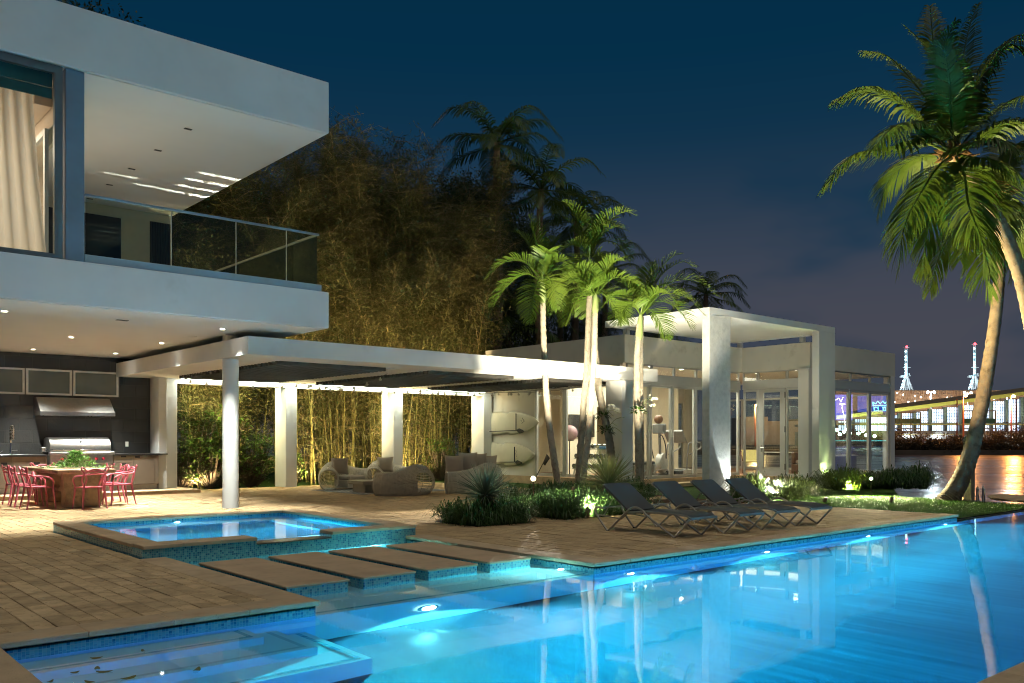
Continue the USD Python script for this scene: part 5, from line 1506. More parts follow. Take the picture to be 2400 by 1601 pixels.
def wicker(name, label, cat, loc, rz, w=1.5, dpt=1.15, group=None):
    """a seat woven as one swollen tube that runs arm, back, arm; open at both front ends"""
    t = thing(name, label, cat, loc, rz, group)
    path = spline([(-w / 2, 0.32, 0), (-w * 0.40, 0.10, 0), (-w * 0.22, -0.14, 0), (0, -0.24, 0), (w * 0.22, -0.14, 0), (w * 0.40, 0.10, 0), (w / 2, 0.32, 0)], 41)
    m = len(path)
    T = np.gradient(path, axis=0)
    T /= np.linalg.norm(T, axis=1, keepdims=True)
    Nn = np.stack([T[:, 1], -T[:, 0], np.zeros(m)], 1)         # outwards
    u = np.linspace(-1, 1, m)
    hh = 0.56 + 0.22 * np.exp(-(u / 0.38) ** 2)
    ww = 0.26 + 0.03 * np.exp(-(u / 0.5) ** 2)

    def pt(k, th):
        c, s = math.cos(th), math.sin(th)
        z = hh[k] * (0.5 + 0.5 * s)
        z = max(z, 0.012) if s > -0.93 else 0.012
        lean = 0.10 * np.exp(-(u[k] / 0.5) ** 2) * (z / 0.7)
        return path[k] + Nn[k] * (ww[k] * np.sign(c) * abs(c) ** 0.85 + lean) + UP * z
    ns = 60
    st, hp = MB(), MB()
    for q in range(ns):
        th = q / ns * 2 * PI
        st.add(tube([pt(k, th) for k in range(0, m)], 0.0095, 4, caps=False))
    for k in range(2, m - 1, 3):
        hp.add(tube([pt(k, th) * 1.0 for th in np.linspace(0, 2 * PI, 25)], 0.008, 4, caps=False))
    part(t, 'woven_strands', st, wick, kind='stuff')
    part(t, 'cross_hoops', hp, wick, kind='stuff')
    for k in (0, m - 1):
        part(t, 'end_hoop', tube([pt(k, th) for th in np.linspace(0, 2 * PI, 33)], 0.018, 8, caps=False), wick, smooth=60)
    part(t, 'seat_cushion', cbx(-w / 2 + 0.42, w / 2 - 0.42, -0.02, 0.66, 0.27, 0.40, 0.035), cush, smooth=30)
    part(t, 'seat_base', cbx(-w / 2 + 0.44, w / 2 - 0.44, 0.0, 0.62, 0.08, 0.268, 0.01), wick)
    return t


def pillow(label, loc, rz, tilt=0.35, s=0.5, col=None):
    t = thing('pillow', label, 'pillow', loc, rz)
    n = 12
    V = []
    for sg in (1, -1):
        for j in range(n + 1):
            for i in range(n + 1):
                a, b = i / n * 2 - 1, j / n * 2 - 1
                th = 0.085 * ((1 - a * a) * (1 - b * b)) ** 0.45
                pin = 1 - 0.10 * (1 - abs(a * b)) * (abs(a) ** 4 + abs(b) ** 4) / 2
                x, z = a * s / 2 * (1 - 0.11 * (1 - b * b)), b * s / 2 * (1 - 0.11 * (1 - a * a))
                y = sg * th
                V.append((x, y * math.cos(tilt) - z * math.sin(tilt), z * math.cos(tilt) + y * math.sin(tilt) + s / 2))
    F = []
    m = (n + 1) ** 2
    for j in range(n):
        for i in range(n):
            a = j * (n + 1) + i
            F += [[a, a + 1, a + n + 2], [a, a + n + 2, a + n + 1], [m + a, m + a + n + 2, m + a + 1], [m + a, m + a + n + 1, m + a + n + 2]]
    part(t, 'cover', (np.array(V), np.array(F)), col or cush, smooth=70)


wg = 'wicker seats of the lounge group'
wicker('wicker_armchair', 'wicker tub armchair at the left of the lounge group, before the bamboo', 'armchair', (12.75, 22.0, 0), 3.3, 1.45, group=wg)
wicker('wicker_armchair', 'wicker tub armchair behind the low stone coffee table', 'armchair', (14.6, 22.5, 0), 3.2, 1.45, group=wg)
wicker('wicker_armchair', 'wicker tub armchair seen from behind, nearest the pool', 'armchair', (12.6, 18.45, 0), 0.08, 1.5, group=wg)
wicker('wicker_sofa', 'wide wicker tub sofa with four pillows, behind the front yucca', 'sofa', (14.75, 18.3, 0), 0.35, 2.1, group=wg)
tan = plain('tan_pillow', (0.52, 0.44, 0.34), 0.9, var=0.04, bump=0.002, bscale=200)
pillow('taupe pillow on the leftmost wicker armchair', (12.62, 21.92, 0.40), -0.55, 0.25)
pillow('taupe pillow on the armchair behind the coffee table', (14.45, 22.4, 0.40), -0.6, 0.25)
pillow('leftmost tan pillow on the wicker sofa', (14.1, 18.5, 0.48), -0.75, 0.2, 0.52, tan)
pillow('second tan pillow from the left on the sofa', (14.55, 18.5, 0.55), -0.6, 0.15, 0.52, tan)
pillow('third pillow on the sofa, beside the yucca crown', (15.0, 18.62, 0.52), -0.9, 0.1, 0.52, tan)
pillow('rightmost sofa pillow, peeping above the yucca', (15.35, 18.6, 0.48), -0.6, 0.1, 0.5, tan)
ct = thing('coffee_table', 'low square stone coffee table between the wicker armchairs', 'coffee table', (12.55, 20.1, 0), -0.1)
lin = plain('limestone_block', (0.38, 0.33, 0.25), 0.8, var=0.08)
part(ct, 'top_slab', cbx(-0.48, 0.48, -0.48, 0.48, 0.215, 0.32, 0.012), lin)
part(ct, 'block_base', cbx(-0.38, 0.38, -0.38, 0.38, 0.008, 0.214, 0.01), lin)
rug = NM('striped_rug', {'g': ('geometry', {}), 'm': ('mapping', {'rotation': (0, 0, 0.2), 'scale': (5, 5, 1)}), 'w': ('wave_texture', {'scale': 0.6, 'distortion': 2.5, 'detail': 2.0}), 'r': ('rgb_ramp', {'ramp': [(0.35, (0.30, 0.28, 0.24)), (0.6, (0.12, 0.12, 0.13))]}), 'p': ('principled_bsdf', {'roughness': 0.95})},
         [('g.position', 'm.vector'), ('m.vector', 'w.vector'), ('w.fac', 'r.fac'), ('r.color', 'p.base_color')], 'p.BSDF')
solo('rug', cbx(11.7, 14.6, 19.2, 21.9, 0.0035, 0.007, 0.001), rug, 'pale patterned outdoor rug under the coffee table', 'rug')

# surfboards on the cabana side wall (x = 19.87)
def board(label, y0, y1, z, hw, logo):
    t = thing('paddle_board', label, 'paddle board', (19.78, 0, 0))
    n, m = 40, 12
    V = []
    for i in range(n + 1):
        s = i / n
        y = y1 + (y0 - y1) * s                       # nose at y0
        w = hw * (math.sin(PI * min(1, 0.22 + 0.50 * (s / 0.55))) if s < 0.55 else math.cos((s - 0.55) / 0.45 * PI / 2) ** 0.62)
        w = max(w, 0.002)
        for k in range(m):
            th = k / m * 2 * PI
            V.append((-0.055 * math.sin(th) * min(1, w / 0.1), y, z + w * math.cos(th)))
    i, j = np.meshgrid(np.arange(n), np.arange(m), indexing='ij')
    q = np.stack([i * m + j, i * m + (j + 1) % m, (i + 1) * m + (j + 1) % m, (i + 1) * m + j], -1).reshape(-1, 4)
    part(t, 'deck', (np.array(V), q), plain('cream_board_' + ('upper' if logo else 'lower'), (0.62, 0.58, 0.44), 0.35, var=0.03), smooth=60)
    if logo:
        yy, zz = y0 + 0.78, z + 0.05
        tri = [[(yy, zz + 0.13), (yy - 0.13, zz), (yy - 0.10, zz), (yy, zz + 0.10)], [(yy - 0.13, zz), (yy + 0.02, zz - 0.09), (yy + 0.02, zz - 0.065), (yy - 0.10, zz)], [(yy + 0.06, zz + 0.04), (yy - 0.0, zz), (yy + 0.02, zz - 0.01), (yy + 0.07, zz + 0.025)]]
        b = MB()
        for p4 in tri:
            b.add(quad(*[(-0.0575, a, c) for a, c in p4]))
            b.add(quad(*[(-0.0577, a, c) for a, c in p4[::-1]]))
        part(t, 'emblem', b, black)
    else:
        b = MB()
        for k in range(5):
            b.add(bx(-0.058, -0.0565, y0 + 0.86 + 0.02 * (k % 3), y0 + 0.885 + 0.02 * (k % 3), z - 0.08 + 0.05 * k, z - 0.045 + 0.05 * k))
        part(t, 'emblem', b, plain('grey_emblem', (0.2, 0.2, 0.18), 0.5))
    return t


board('upper cream paddle board hung on the cabana side wall', 21.32, 24.6, 1.98, 0.40, True)
board('lower cream paddle board hung on the cabana side wall', 21.52, 24.9, 0.90, 0.41, False)


def paddle(label, y0, z, strap):
    t = thing('paddle', label, 'paddle', (19.66, 0, 0))
    part(t, 'shaft', tube([(0, y0 + 0.12, z + 0.02), (0, 24.0, z - 0.02)], 0.014, 8), black, smooth=60)
    part(t, 'blade', hull([(-0.012, y0 + 0.14, z + 0.03), (0.012, y0 + 0.14, z), (0.0, y0 + 0.0, z + 0.09), (-0.01, y0 - 0.22, z + 0.03), (0.01, y0 - 0.20, z - 0.06), (0.0, y0 - 0.02, z - 0.09), (0, y0 - 0.26, z - 0.02)]), black)
    part(t, 'strap', bx(-0.01, 0.01, y0 + 0.14, y0 + 0.175, z + 0.02, strap), black)


paddle('black paddle strapped across the upper paddle board', 22.18, 1.70, 2.30)
paddle('black paddle strapped across the lower paddle board', 22.26, 0.62, 1.16)
pd = thing('spare_paddle', 'dark paddle leaning by the cabana side door behind the spotlight', 'paddle')
part(pd, 'blade', hull([(19.6, 20.95, 0.62), (19.6, 20.75, 0.95), (19.62, 20.62, 0.80), (19.62, 20.85, 0.55), (19.58, 20.9, 0.6)]), black)
part(pd, 'shaft', tube([(19.6, 20.93, 0.62), (19.55, 21.35, -0.02)], 0.013, 6), black)

# ------------------------------------------------------------------ gym and lounge inside the cabana
grey_m = plain('gym_grey', (0.22, 0.22, 0.21), 0.4, 0.3)
el = thing('elliptical_trainer', 'grey elliptical exercise machine behind the front glass doors', 'exercise machine', (22.55, 18.6, FZ), 0.3)
part(el, 'base_frame', MB().add(cbx(-0.75, 0.75, -0.06, 0.06, 0.02, 0.12, 0.01)).add(cbx(-0.75, -0.65, -0.3, 0.3, 0, 0.06, 0.01)).add(cbx(0.65, 0.75, -0.3, 0.3, 0, 0.06, 0.01)), grey_m)
part(el, 'drive_housing', moved(lathe([(0, -0.12), (0.32, -0.10), (0.34, 0), (0.32, 0.10), (0, 0.12)], 20), (0, 0, 0)) and (np.array(lathe([(0, -0.12), (0.32, -0.10), (0.34, 0), (0.32, 0.10), (0, 0.12)], 20)[0])[:, [0, 2, 1]] + (0.45, 0, 0.45), lathe([(0, -0.12), (0.32, -0.10), (0.34, 0), (0.32, 0.10), (0, 0.12)], 20)[1][:, ::-1]), plain('light_housing', (0.5, 0.5, 0.47), 0.4), smooth=40)
part(el, 'mast', tube([(0.35, 0, 0.4), (0.25, 0, 1.45)], 0.045, 10), grey_m, smooth=60)
part(el, 'console', cbx(0.10, 0.38, -0.2, 0.2, 1.42, 1.75, 0.03), grey_m)
for s in (-1, 1):
    part(el, 'handlebar', tube(spline([(0.30, s * 0.22, 0.6), (0.15, s * 0.26, 1.0), (-0.05, s * 0.27, 1.25), (-0.22, s * 0.25, 1.38), (-0.30, s * 0.22, 1.30)], 18), 0.02, 8), black, smooth=60)
    part(el, 'pedal_arm', tube([(0.5, s * 0.18, 0.35 + 0.12 * s), (-0.35, s * 0.18, 0.24), (-0.7, s * 0.18, 0.14)], 0.025, 8), grey_m, smooth=60)
mb_ = thing('medicine_ball', 'brown leather ball on top of the exercise machine', 'ball', (22.75, 18.68, FZ + 1.9))
part(mb_, 'ball', trimesh.creation.icosphere(3, 0.15), plain('brown_leather', (0.16, 0.07, 0.03), 0.4), smooth=True)
bn = thing('workout_bench', 'black padded workout bench behind the glass doors', 'bench', (21.6, 18.5, FZ), 0.0)
part(bn, 'pad', cbx(-0.7, 0.6, -0.15, 0.15, 0.42, 0.52, 0.03), black)
part(bn, 'frame', MB().add(cbx(-0.6, -0.52, -0.25, 0.25, 0, 0.42, 0.01)).add(cbx(0.42, 0.5, -0.25, 0.25, 0, 0.42, 0.01)).add(tube([(0.3, 0, 0.4), (0.9, 0, 0.05)], 0.03, 8)), grey_m)
tm = thing('treadmill', 'grey treadmill with looped handrail behind the front doors', 'treadmill', (24.3, 18.7, FZ), 0.15)
part(tm, 'running_deck', cbx(-0.9, 0.8, -0.35, 0.35, 0.05, 0.19, 0.02), black)
part(tm, 'side_rails', MB().add(cbx(-0.9, 0.8, -0.42, -0.355, 0.08, 0.22, 0.01)).add(cbx(-0.9, 0.8, 0.355, 0.42, 0.08, 0.22, 0.01)), plain('silver_rail', (0.55, 0.55, 0.52), 0.3, 0.6))
for s in (-1, 1):
    part(tm, 'handrail', tube(spline([(-0.75, s * 0.4, 0.2), (-0.65, s * 0.4, 0.9), (-0.5, s * 0.4, 1.12), (0.15, s * 0.4, 1.12), (0.25, s * 0.4, 1.02), (0.15, s * 0.4, 0.92), (-0.55, s * 0.4, 0.72)], 34), 0.024, 8), grey_m, smooth=60)
part(tm, 'console', hull([(-0.70, -0.36, 1.15), (-0.70, 0.36, 1.15), (-0.95, -0.36, 1.55), (-0.95, 0.36, 1.55), (-0.62, -0.36, 1.12), (-0.62, 0.36, 1.12), (-0.98, -0.36, 1.50), (-0.98, 0.36, 1.50)]), grey_m)
rk = thing('dumbbell_rack', 'steel rack stacked with round dumbbells behind the cabana side doors', 'dumbbell rack', (20.9, 19.9, FZ), PI / 2)
for s in (-0.65, 0.65):
    part(rk, 'upright', tube([(s, 0.28, 0), (s, -0.05, 0.98)], 0.03, 6), plain('pale_green_steel', (0.42, 0.47, 0.42), 0.4, 0.3))
dbm = plain('dark_chrome', (0.25, 0.25, 0.24), 0.2, 1.0)
for r_, z in enumerate((0.25, 0.58, 0.90)):
    part(rk, 'shelf', cbx(-0.7, 0.7, 0.10 - 0.11 * r_, 0.30 - 0.11 * r_, z, z + 0.03, 0.006), plain('rack_shelf', (0.38, 0.42, 0.38), 0.4, 0.3))
    for k in range(6):
        x = -0.55 + 0.22 * k
        b = MB()
        L = lathe([(0, -0.17), (0.075, -0.17), (0.075, -0.07), (0.018, -0.07), (0.018, 0.07), (0.075, 0.07), (0.075, 0.17), (0, 0.17)], 10)
        part(rk, 'dumbbell', (L[0][:, [0, 2, 1]] + (x, 0.20 - 0.11 * r_, z + 0.107), L[1][:, ::-1]), dbm)
eb = thing('exercise_ball', 'large dusty pink exercise ball behind the leftmost slim palm trunk', 'ball', (20.75, 20.85, 1.62))
part(eb, 'ball', trimesh.creation.icosphere(3, 0.27), plain('dusty_pink', (0.36, 0.20, 0.22), 0.4), smooth=True)
bs = thing('ball_stand', 'thin dark stand holding the pink exercise ball', 'stand', (20.75, 20.85, FZ))
part(bs, 'post', tube([(0, 0, 0), (0, 0, 1.18)], 0.02, 8), black)
part(bs, 'ring', tube([(0.14 * math.cos(a), 0.14 * math.sin(a), 1.19) for a in np.linspace(0, 2 * PI, 17)], 0.012, 6), black)
part(bs, 'foot', lathe([(0, 0), (0.2, 0), (0.18, 0.02), (0, 0.03)], 16), black)
bt = thing('blue_towel', 'light blue towel over the dumbbell rack end', 'towel')
part(bt, 'cloth', cbx(20.72, 21.05, 19.26, 19.5, 1.10, 1.19, 0.03), plain('light_blue_cloth', (0.12, 0.28, 0.5), 0.9))
tv = thing('wall_screen', 'dark flat screen on the gym rear wall', 'screen')
part(tv, 'panel', cbx(21.7, 23.0, 21.82, 21.88, 1.5, 2.3, 0.01), black)
yc = thing('yellow_armchair', 'pale yellow shell armchair seen through the recess window', 'armchair', (27.4, 18.2, FZ), 2.2)
yel = plain('pale_yellow', (0.60, 0.52, 0.20), 0.6)
part(yc, 'seat', cbx(-0.3, 0.3, -0.3, 0.3, 0.40, 0.47, 0.025), yel)
part(yc, 'back', hull([(-0.3, -0.30, 0.45), (0.3, -0.30, 0.45), (-0.34, -0.38, 0.85), (0.34, -0.38, 0.85), (-0.3, -0.26, 0.45), (0.3, -0.26, 0.45), (-0.34, -0.34, 0.85), (0.34, -0.34, 0.85)]), yel)
for s in (-1, 1):
    part(yc, 'arm', tube(spline([(s * 0.34, -0.34, 0.8), (s * 0.36, -0.05, 0.68), (s * 0.34, 0.28, 0.62), (s * 0.31, 0.30, 0.45)], 14), 0.022, 8), plain('walnut', (0.12, 0.06, 0.03), 0.4), smooth=60)
    for y in (-0.27, 0.27):
        part(yc, 'leg', tube([(s * 0.27, y, 0.40), (s * 0.30, y * 1.1, 0)], [0.02, 0.013], 8), plain('walnut_leg', (0.12, 0.06, 0.03), 0.4))
so = thing('leather_sofa', 'brown leather sofa behind the recess window', 'sofa', (27.6, 15.95, FZ), 1.57)
br_l = plain('brown_sofa_leather', (0.14, 0.07, 0.04), 0.35)
part(so, 'base', cbx(-0.5, 0.5, -0.45, 0.45, 0.05, 0.38, 0.03), br_l)
part(so, 'seat_cushion', cbx(-0.45, 0.35, -0.42, 0.42, 0.381, 0.52, 0.04), plain('pale_leather', (0.38, 0.30, 0.24), 0.4))
part(so, 'backrest', cbx(0.352, 0.5, -0.45, 0.45, 0.381, 0.80, 0.04), br_l)
dk_t = thing('glass_desk', 'long pale desk with thin legs inside the cabana entrance', 'desk', (28.8, 17.6, FZ), 0.2)
part(dk_t, 'top', cbx(-0.4, 0.4, -1.0, 1.0, 0.74, 0.77, 0.006), plain('pale_desk_top', (0.6, 0.58, 0.5), 0.25))
for sx in (-0.36, 0.36):
    for sy in (-0.95, 0.95):
        part(dk_t, 'leg', tube([(sx, sy, 0.74), (sx * 0.9, sy * 0.95, 0)], 0.018, 8), aluminium)
cs = thing('console_cabinet', 'low pale cabinet along the inside of the right end windows', 'cabinet', (29.3, 16.2, FZ))
part(cs, 'body', cbx(-1.6, 1.6, -0.2, 0.25, 0.05, 0.62, 0.01), plain('grey_cabinet', (0.16, 0.16, 0.18), 0.5))
part(cs, 'top', cbx(-1.65, 1.65, -0.24, 0.28, 0.621, 0.66, 0.008), plain('pale_cabinet_top', (0.5, 0.45, 0.38), 0.5))

# ------------------------------------------------------------------ leaves floating in the pool, fallen leaves
ylf = leafy('fallen_leaf', (0.22, 0.15, 0.03), (0.30, 0.24, 0.06), 0.2, 0.5)
def leaf_flat(name, label, x, y, z, s, a):
    t = np.linspace(0, 2 * PI, 13)[:-1]
    P = np.stack([np.cos(t) * s, np.sin(t) * s * 0.42 * (1 + 0.3 * np.cos(t)), 0.006 * np.cos(2 * t)], 1)
    v = np.vstack([[0, 0, 0.004], P])
    f = np.array([[0, 1 + k, 1 + (k + 1) % 12] for k in range(12)])
    solo(name, (moved((v, f), (x, y, z), a)), ylf, label, 'leaf', 'leaves floating in the pool corner')
for k, (px, py, w) in enumerate(((175, 1577, 'left one of the pair'), (228, 1568, 'right one of the pair'), (245, 1575, 'smallest, beside the pair'), (118, 1598, 'by the picture bottom'), (210, 1599, 'dark, at the bottom edge'), (300, 1590, 'nearest the reflected lamp'), (336, 1526, 'under the terrace edge'), (226, 1543, 'alone near the tile wall'), (462, 1570, 'rightmost'))):
    t_ = (EYE - WATER) / ((py - 1030.8) / 2047.35)
    p = far(px, t_)
    leaf_flat('floating_leaf', 'yellow leaf floating on the pool corner, ' + w, p[0], p[1], WATER + 0.004, 0.03 + 0.012 * (k % 3), k * 1.3)

# ================================================================== FAR SHORE
def fp(px, py, d):
    return far(px, d, EYE + (1030.8 - py) / 2047.35 * d)


YAW = VIEW - PI / 2                            # far things face the camera's side of the bay


def fbox(b, px0, px1, d, z0, z1, thick=1.0, set_back=0.0):
    """a box facing this side of the bay between two bearings"""
    a, c = far(px0, d + set_back), far(px1, d + set_back)
    n = np.array([FWD[0], FWD[1], 0]) * thick
    P = [a, c, c + n, a + n]
    b.add((np.array([(*p[:2], z0) for p in P] + [(*p[:2], z1) for p in P]), BF))
    return b


def zz(py, d):
    return EYE + (1030.8 - py) / 2047.35 * d


conc = plain('far_concrete', (0.30, 0.30, 0.29), 0.9, var=0.1, scale=0.2)
dark_st = plain('far_dark_steel', (0.03, 0.05, 0.06), 0.5)
# the far bank
bank_poly = Polygon([tuple(far(1500, 148)[:2]), tuple(far(3000, 148)[:2]), tuple(far(3600, 900)[:2]), tuple(far(1200, 900)[:2])])
struct('far_bank', prism(bank_poly, -1.6, -0.35), plain('far_bank_soil', (0.10, 0.07, 0.05), 0.9, var=0.3, scale=0.5))
struct('causeway_road', prism(Polygon([tuple(far(1500, 158)[:2]), tuple(far(3000, 158)[:2]), tuple(far(3000, 172)[:2]), tuple(far(1500, 172)[:2])]), -0.349, 0.0), plain('far_asphalt', (0.05, 0.05, 0.05), 0.8))
gr_ = thing('guard_rail', 'long pale guard rail along the far causeway road', 'guard rail')
b = MB()
fbox(b, 1900, 2700, 157.5, 1.0, 1.5, 0.15)
part(gr_, 'rail', b, plain('rail_metal', (0.5, 0.5, 0.5), 0.4, 0.5))
b = MB()
for px in range(1900, 2700, 25):
    fbox(b, px, px + 1.5, 157.7, -0.1, 1.0, 0.2)
part(gr_, 'posts', b, dark_st, kind='stuff')

# cruise terminal: two glazed bands under a rising yellow edged roof
D1 = 205.0
tm_ = thing('cruise_terminal', 'long glass fronted terminal across the bay with a rising yellow edged roof', 'terminal building')
b = MB()
fbox(b, 1960, 2760, D1, -0.4, zz(1010, D1), 30)
fbox(b, 1960, 2760, D1, zz(996.5, D1), zz(990.5, D1), 30)
part(tm_, 'wall', b, conc)
bl = MB()
fbox(bl, 1960, 2760, D1 - 0.4, zz(1018.2, D1), zz(1017.2, D1), 0.3)
fbox(bl, 1960, 2760, D1 - 0.4, zz(996.4, D1), zz(995.2, D1), 0.3)
part(tm_, 'yellow_stripe', bl, plain('yellow_stripe', (0.6, 0.5, 0.1), 0.6))


def roof_y(px):
    return 966 - (px - 2095) * 0.1265 - 0.000012 * (px - 2095) ** 2


RP = list(range(1960, 2780, 40))
vy, vg = [], []
for px in RP:
    for dd, dy in ((0, 0), (0, -8.5), (2.0, -8.5), (2.0, 0)):
        vy.append(fp(px, roof_y(px) + dy, D1 - 3 + dd))
    for dd, dy in ((2.0, -7.5), (2.0, -18), (30, -18), (30, -7.5)):
        vg.append(fp(px, roof_y(px) + dy * (1 if px > 2000 else 0.8), D1 - 3 + dd))


def sweep4(v, n):
    f = []
    for i in range(n - 1):
        for k in range(4):
            f.append([i * 4 + k, (i + 1) * 4 + k, (i + 1) * 4 + (k + 1) % 4, i * 4 + (k + 1) % 4])
    return np.array(v), np.array(f)


part(tm_, 'yellow_roof_edge', sweep4(vy, len(RP)), plain('yellow_edge', (0.50, 0.50, 0.14), 0.5))
part(tm_, 'roof', sweep4(vg, len(RP)), plain('dark_roof', (0.10, 0.12, 0.14), 0.6))
hall = NM('lit_hall', {'g': ('geometry', {}), 'm': ('mapping', {'rotation': (0, 0, -YAW), 'scale': (1, 1, 1)}), 'v': ('voronoi_texture', {'scale': 0.55}), 'n': ('noise_texture', {'scale': 0.25, 'detail': 3.0}), 'mm': ('math', {'math_type': 'multiply'}), 'r': ('rgb_ramp', {'ramp': [(0.05, (1.0, 1.0, 1.0)), (0.25, (0.62, 0.78, 1.0)), (0.5, (0.30, 0.42, 0.60))]}), 'e': ('emission', {'strength': 2.6})},
          [('g.position', 'v.vector'), ('g.position', 'n.vector'), ('v.distance', 'mm.value1'), ('n.fac', 'mm.value2'), ('mm.value', 'r.fac'), ('r.color', 'e.color')], 'e.emission')
edges = [1962] + list(range(2000, 2740, 36))
for a, c in zip(edges, edges[1:]):
    w = MB()
    fbox(w, a + 3, c - 3, D1 + 0.6, zz(1009.5, D1), zz(997, D1), 0.2)
    top = min(roof_y(a), roof_y(c)) + 9
    fbox(w, a + 3, c - 3, D1 + 0.6, zz(990, D1), zz(top, D1), 0.2)
    wp = part(tm_, 'lit_window', w, hall)
    mu = MB()
    for m in np.linspace(a + 4, c - 4, 6):
        fbox(mu, m - 0.35, m + 0.35, D1 + 0.3, zz(990, D1), zz(top, D1), 0.15)
        fbox(mu, m - 0.35, m + 0.35, D1 + 0.3, zz(1009.5, D1), zz(997, D1), 0.15)
    for hy in np.arange(top + 7, 989, 7):
        fbox(mu, a + 3, c - 3, D1 + 0.25, zz(hy + 0.4, D1), zz(hy - 0.4, D1), 0.1)
    part(wp, 'mullions', mu, dark_st)
    pc = MB()
    fbox(pc, c - 3, c + 3, D1 - 0.2, zz(1010, D1), zz(roof_y(c) + 4, D1), 0.8)
    part(tm_, 'column', pc, plain('grey_blue_column', (0.10, 0.13, 0.16), 0.5))
area(tm_, far(2240, D1 - 5.0, zz(985, D1)), (FWD[0] * 0.5, FWD[1] * 0.5, 1), 60.0, 0.4, 900, (0.9, 1.0, 0.6))
for px in (2130, 2200, 2290, 2374):
    t = thing('wall_lamp', 'small white wall lamp at the foot of the terminal, ' + {2130: 'leftmost', 2200: 'second from the left', 2290: 'left of the leaning palm trunk', 2374: 'rightmost'}[px], 'wall lamp', group='lamps at the terminal foot')
    part(t, 'lens', moved(trimesh.creation.icosphere(1, 0.14), fp(px, 1023.5, D1 - 1.2)), glow('far_white_%d' % px, (0.85, 0.95, 1.0), 10))
    spot(t, fp(px, 1023.0, D1 - 2.2), fp(px, 1035, D1 - 1.0), 350, 75, 0.6, (0.85, 0.95, 1), 0.15)

# car park block behind, warm lit
D2 = 300.0
gp = thing('parking_block', 'wide sand coloured port building behind the terminal, warm lit at night', 'building')
warm = NM('warm_lit_facade', {'g': ('geometry', {}), 'n': ('noise_texture', {'scale': 0.06, 'detail': 3.0}), 'r': ('rgb_ramp', {'ramp': [(0.3, (0.36, 0.26, 0.19)), (0.7, (0.50, 0.37, 0.27))]}), 'p': ('principled_bsdf', {'roughness': 0.9})}, [('g.position', 'n.vector'), ('n.fac', 'r.fac'), ('r.color', 'p.base_color')], 'p.BSDF')
b = MB()
fbox(b, 1960, 2345, D2, -0.4, zz(914.5, D2), 40)
fbox(b, 2346, 2700, D2 + 2, -0.4, zz(922, D2), 40)
fbox(b, 1748, 1800, D2 + 4, -0.4, zz(976, D2), 20)
fbox(b, 1800, 1880, D2 + 6, -0.4, zz(986, D2), 20)
fbox(b, 1880, 1960, D2 + 6, -0.4, zz(980, D2), 20)
part(gp, 'facade', b, warm)
b = MB()
for k in range(7):
    fbox(b, 1960, 2345, D2 - 0.5, zz(918 + 7 * k, D2), zz(917.2 + 7 * k, D2), 0.4)
for px in range(1966, 2345, 9):
    fbox(b, px, px + 0.7, D2 - 0.4, zz(940, D2), zz(915, D2), 0.3)
part(gp, 'grid', b, plain('facade_grid', (0.5, 0.36, 0.24), 0.8), kind='stuff')
rgf = np.random.default_rng(8)
PLB = {2103: 'highest lamp, nearest the cabana corner', 2117: 'under the left radio mast foot at left', 2144: 'just right of the left mast, upper', 2158: 'right of the left mast, second from it', 2180: 'straight below the white double lamp', 2220: 'left one of a close pair midway', 2231: 'right one of a close pair midway', 2129: 'low row, below the left mast', 2145: 'low row, right of the left mast', 2163: 'low row, third from the cabana', 2190: 'low row, farthest right', 2098: 'low row, touching the cabana corner', 2310: 'left of the leaning trunk, upper', 2330: 'touching the leaning trunk'}
for px, py in ((2103, 921), (2117, 925), (2144, 928), (2158, 931), (2180, 931.5), (2220, 932), (2231, 932), (2129, 942), (2145, 940), (2163, 941), (2190, 941), (2098, 943), (2310, 926), (2330, 935)):
    t = thing('port_lamp', 'small lamp on the port building, ' + PLB[px], 'lamp', group='lamps on the port building')
    part(t, 'lens', moved(trimesh.creation.icosphere(1, 0.24), fp(px, py, D2 - 2)), glow('port_lamp_%d' % px, (1.0, 0.95, 0.85), float(rgf.uniform(10, 30))))
al = thing('facade_floodlight', 'hidden orange floodlights along the port building roof', 'floodlight')
b = MB()
for px in (1775, 1850, 2010, 2120, 2240, 2330, 2450, 2580):
    fbox(b, px, px + 2, D2 - 10, zz(958, D2), zz(956, D2), 0.5)
part(al, 'housings', b, dark_st)
for px in (1775, 1850, 2010, 2120, 2240, 2340, 2480):
    spot(al, fp(px, 956, D2 - 12), fp(px, 930, D2), 1100, 80, 0.8, (1, 0.62, 0.32), 0.3)

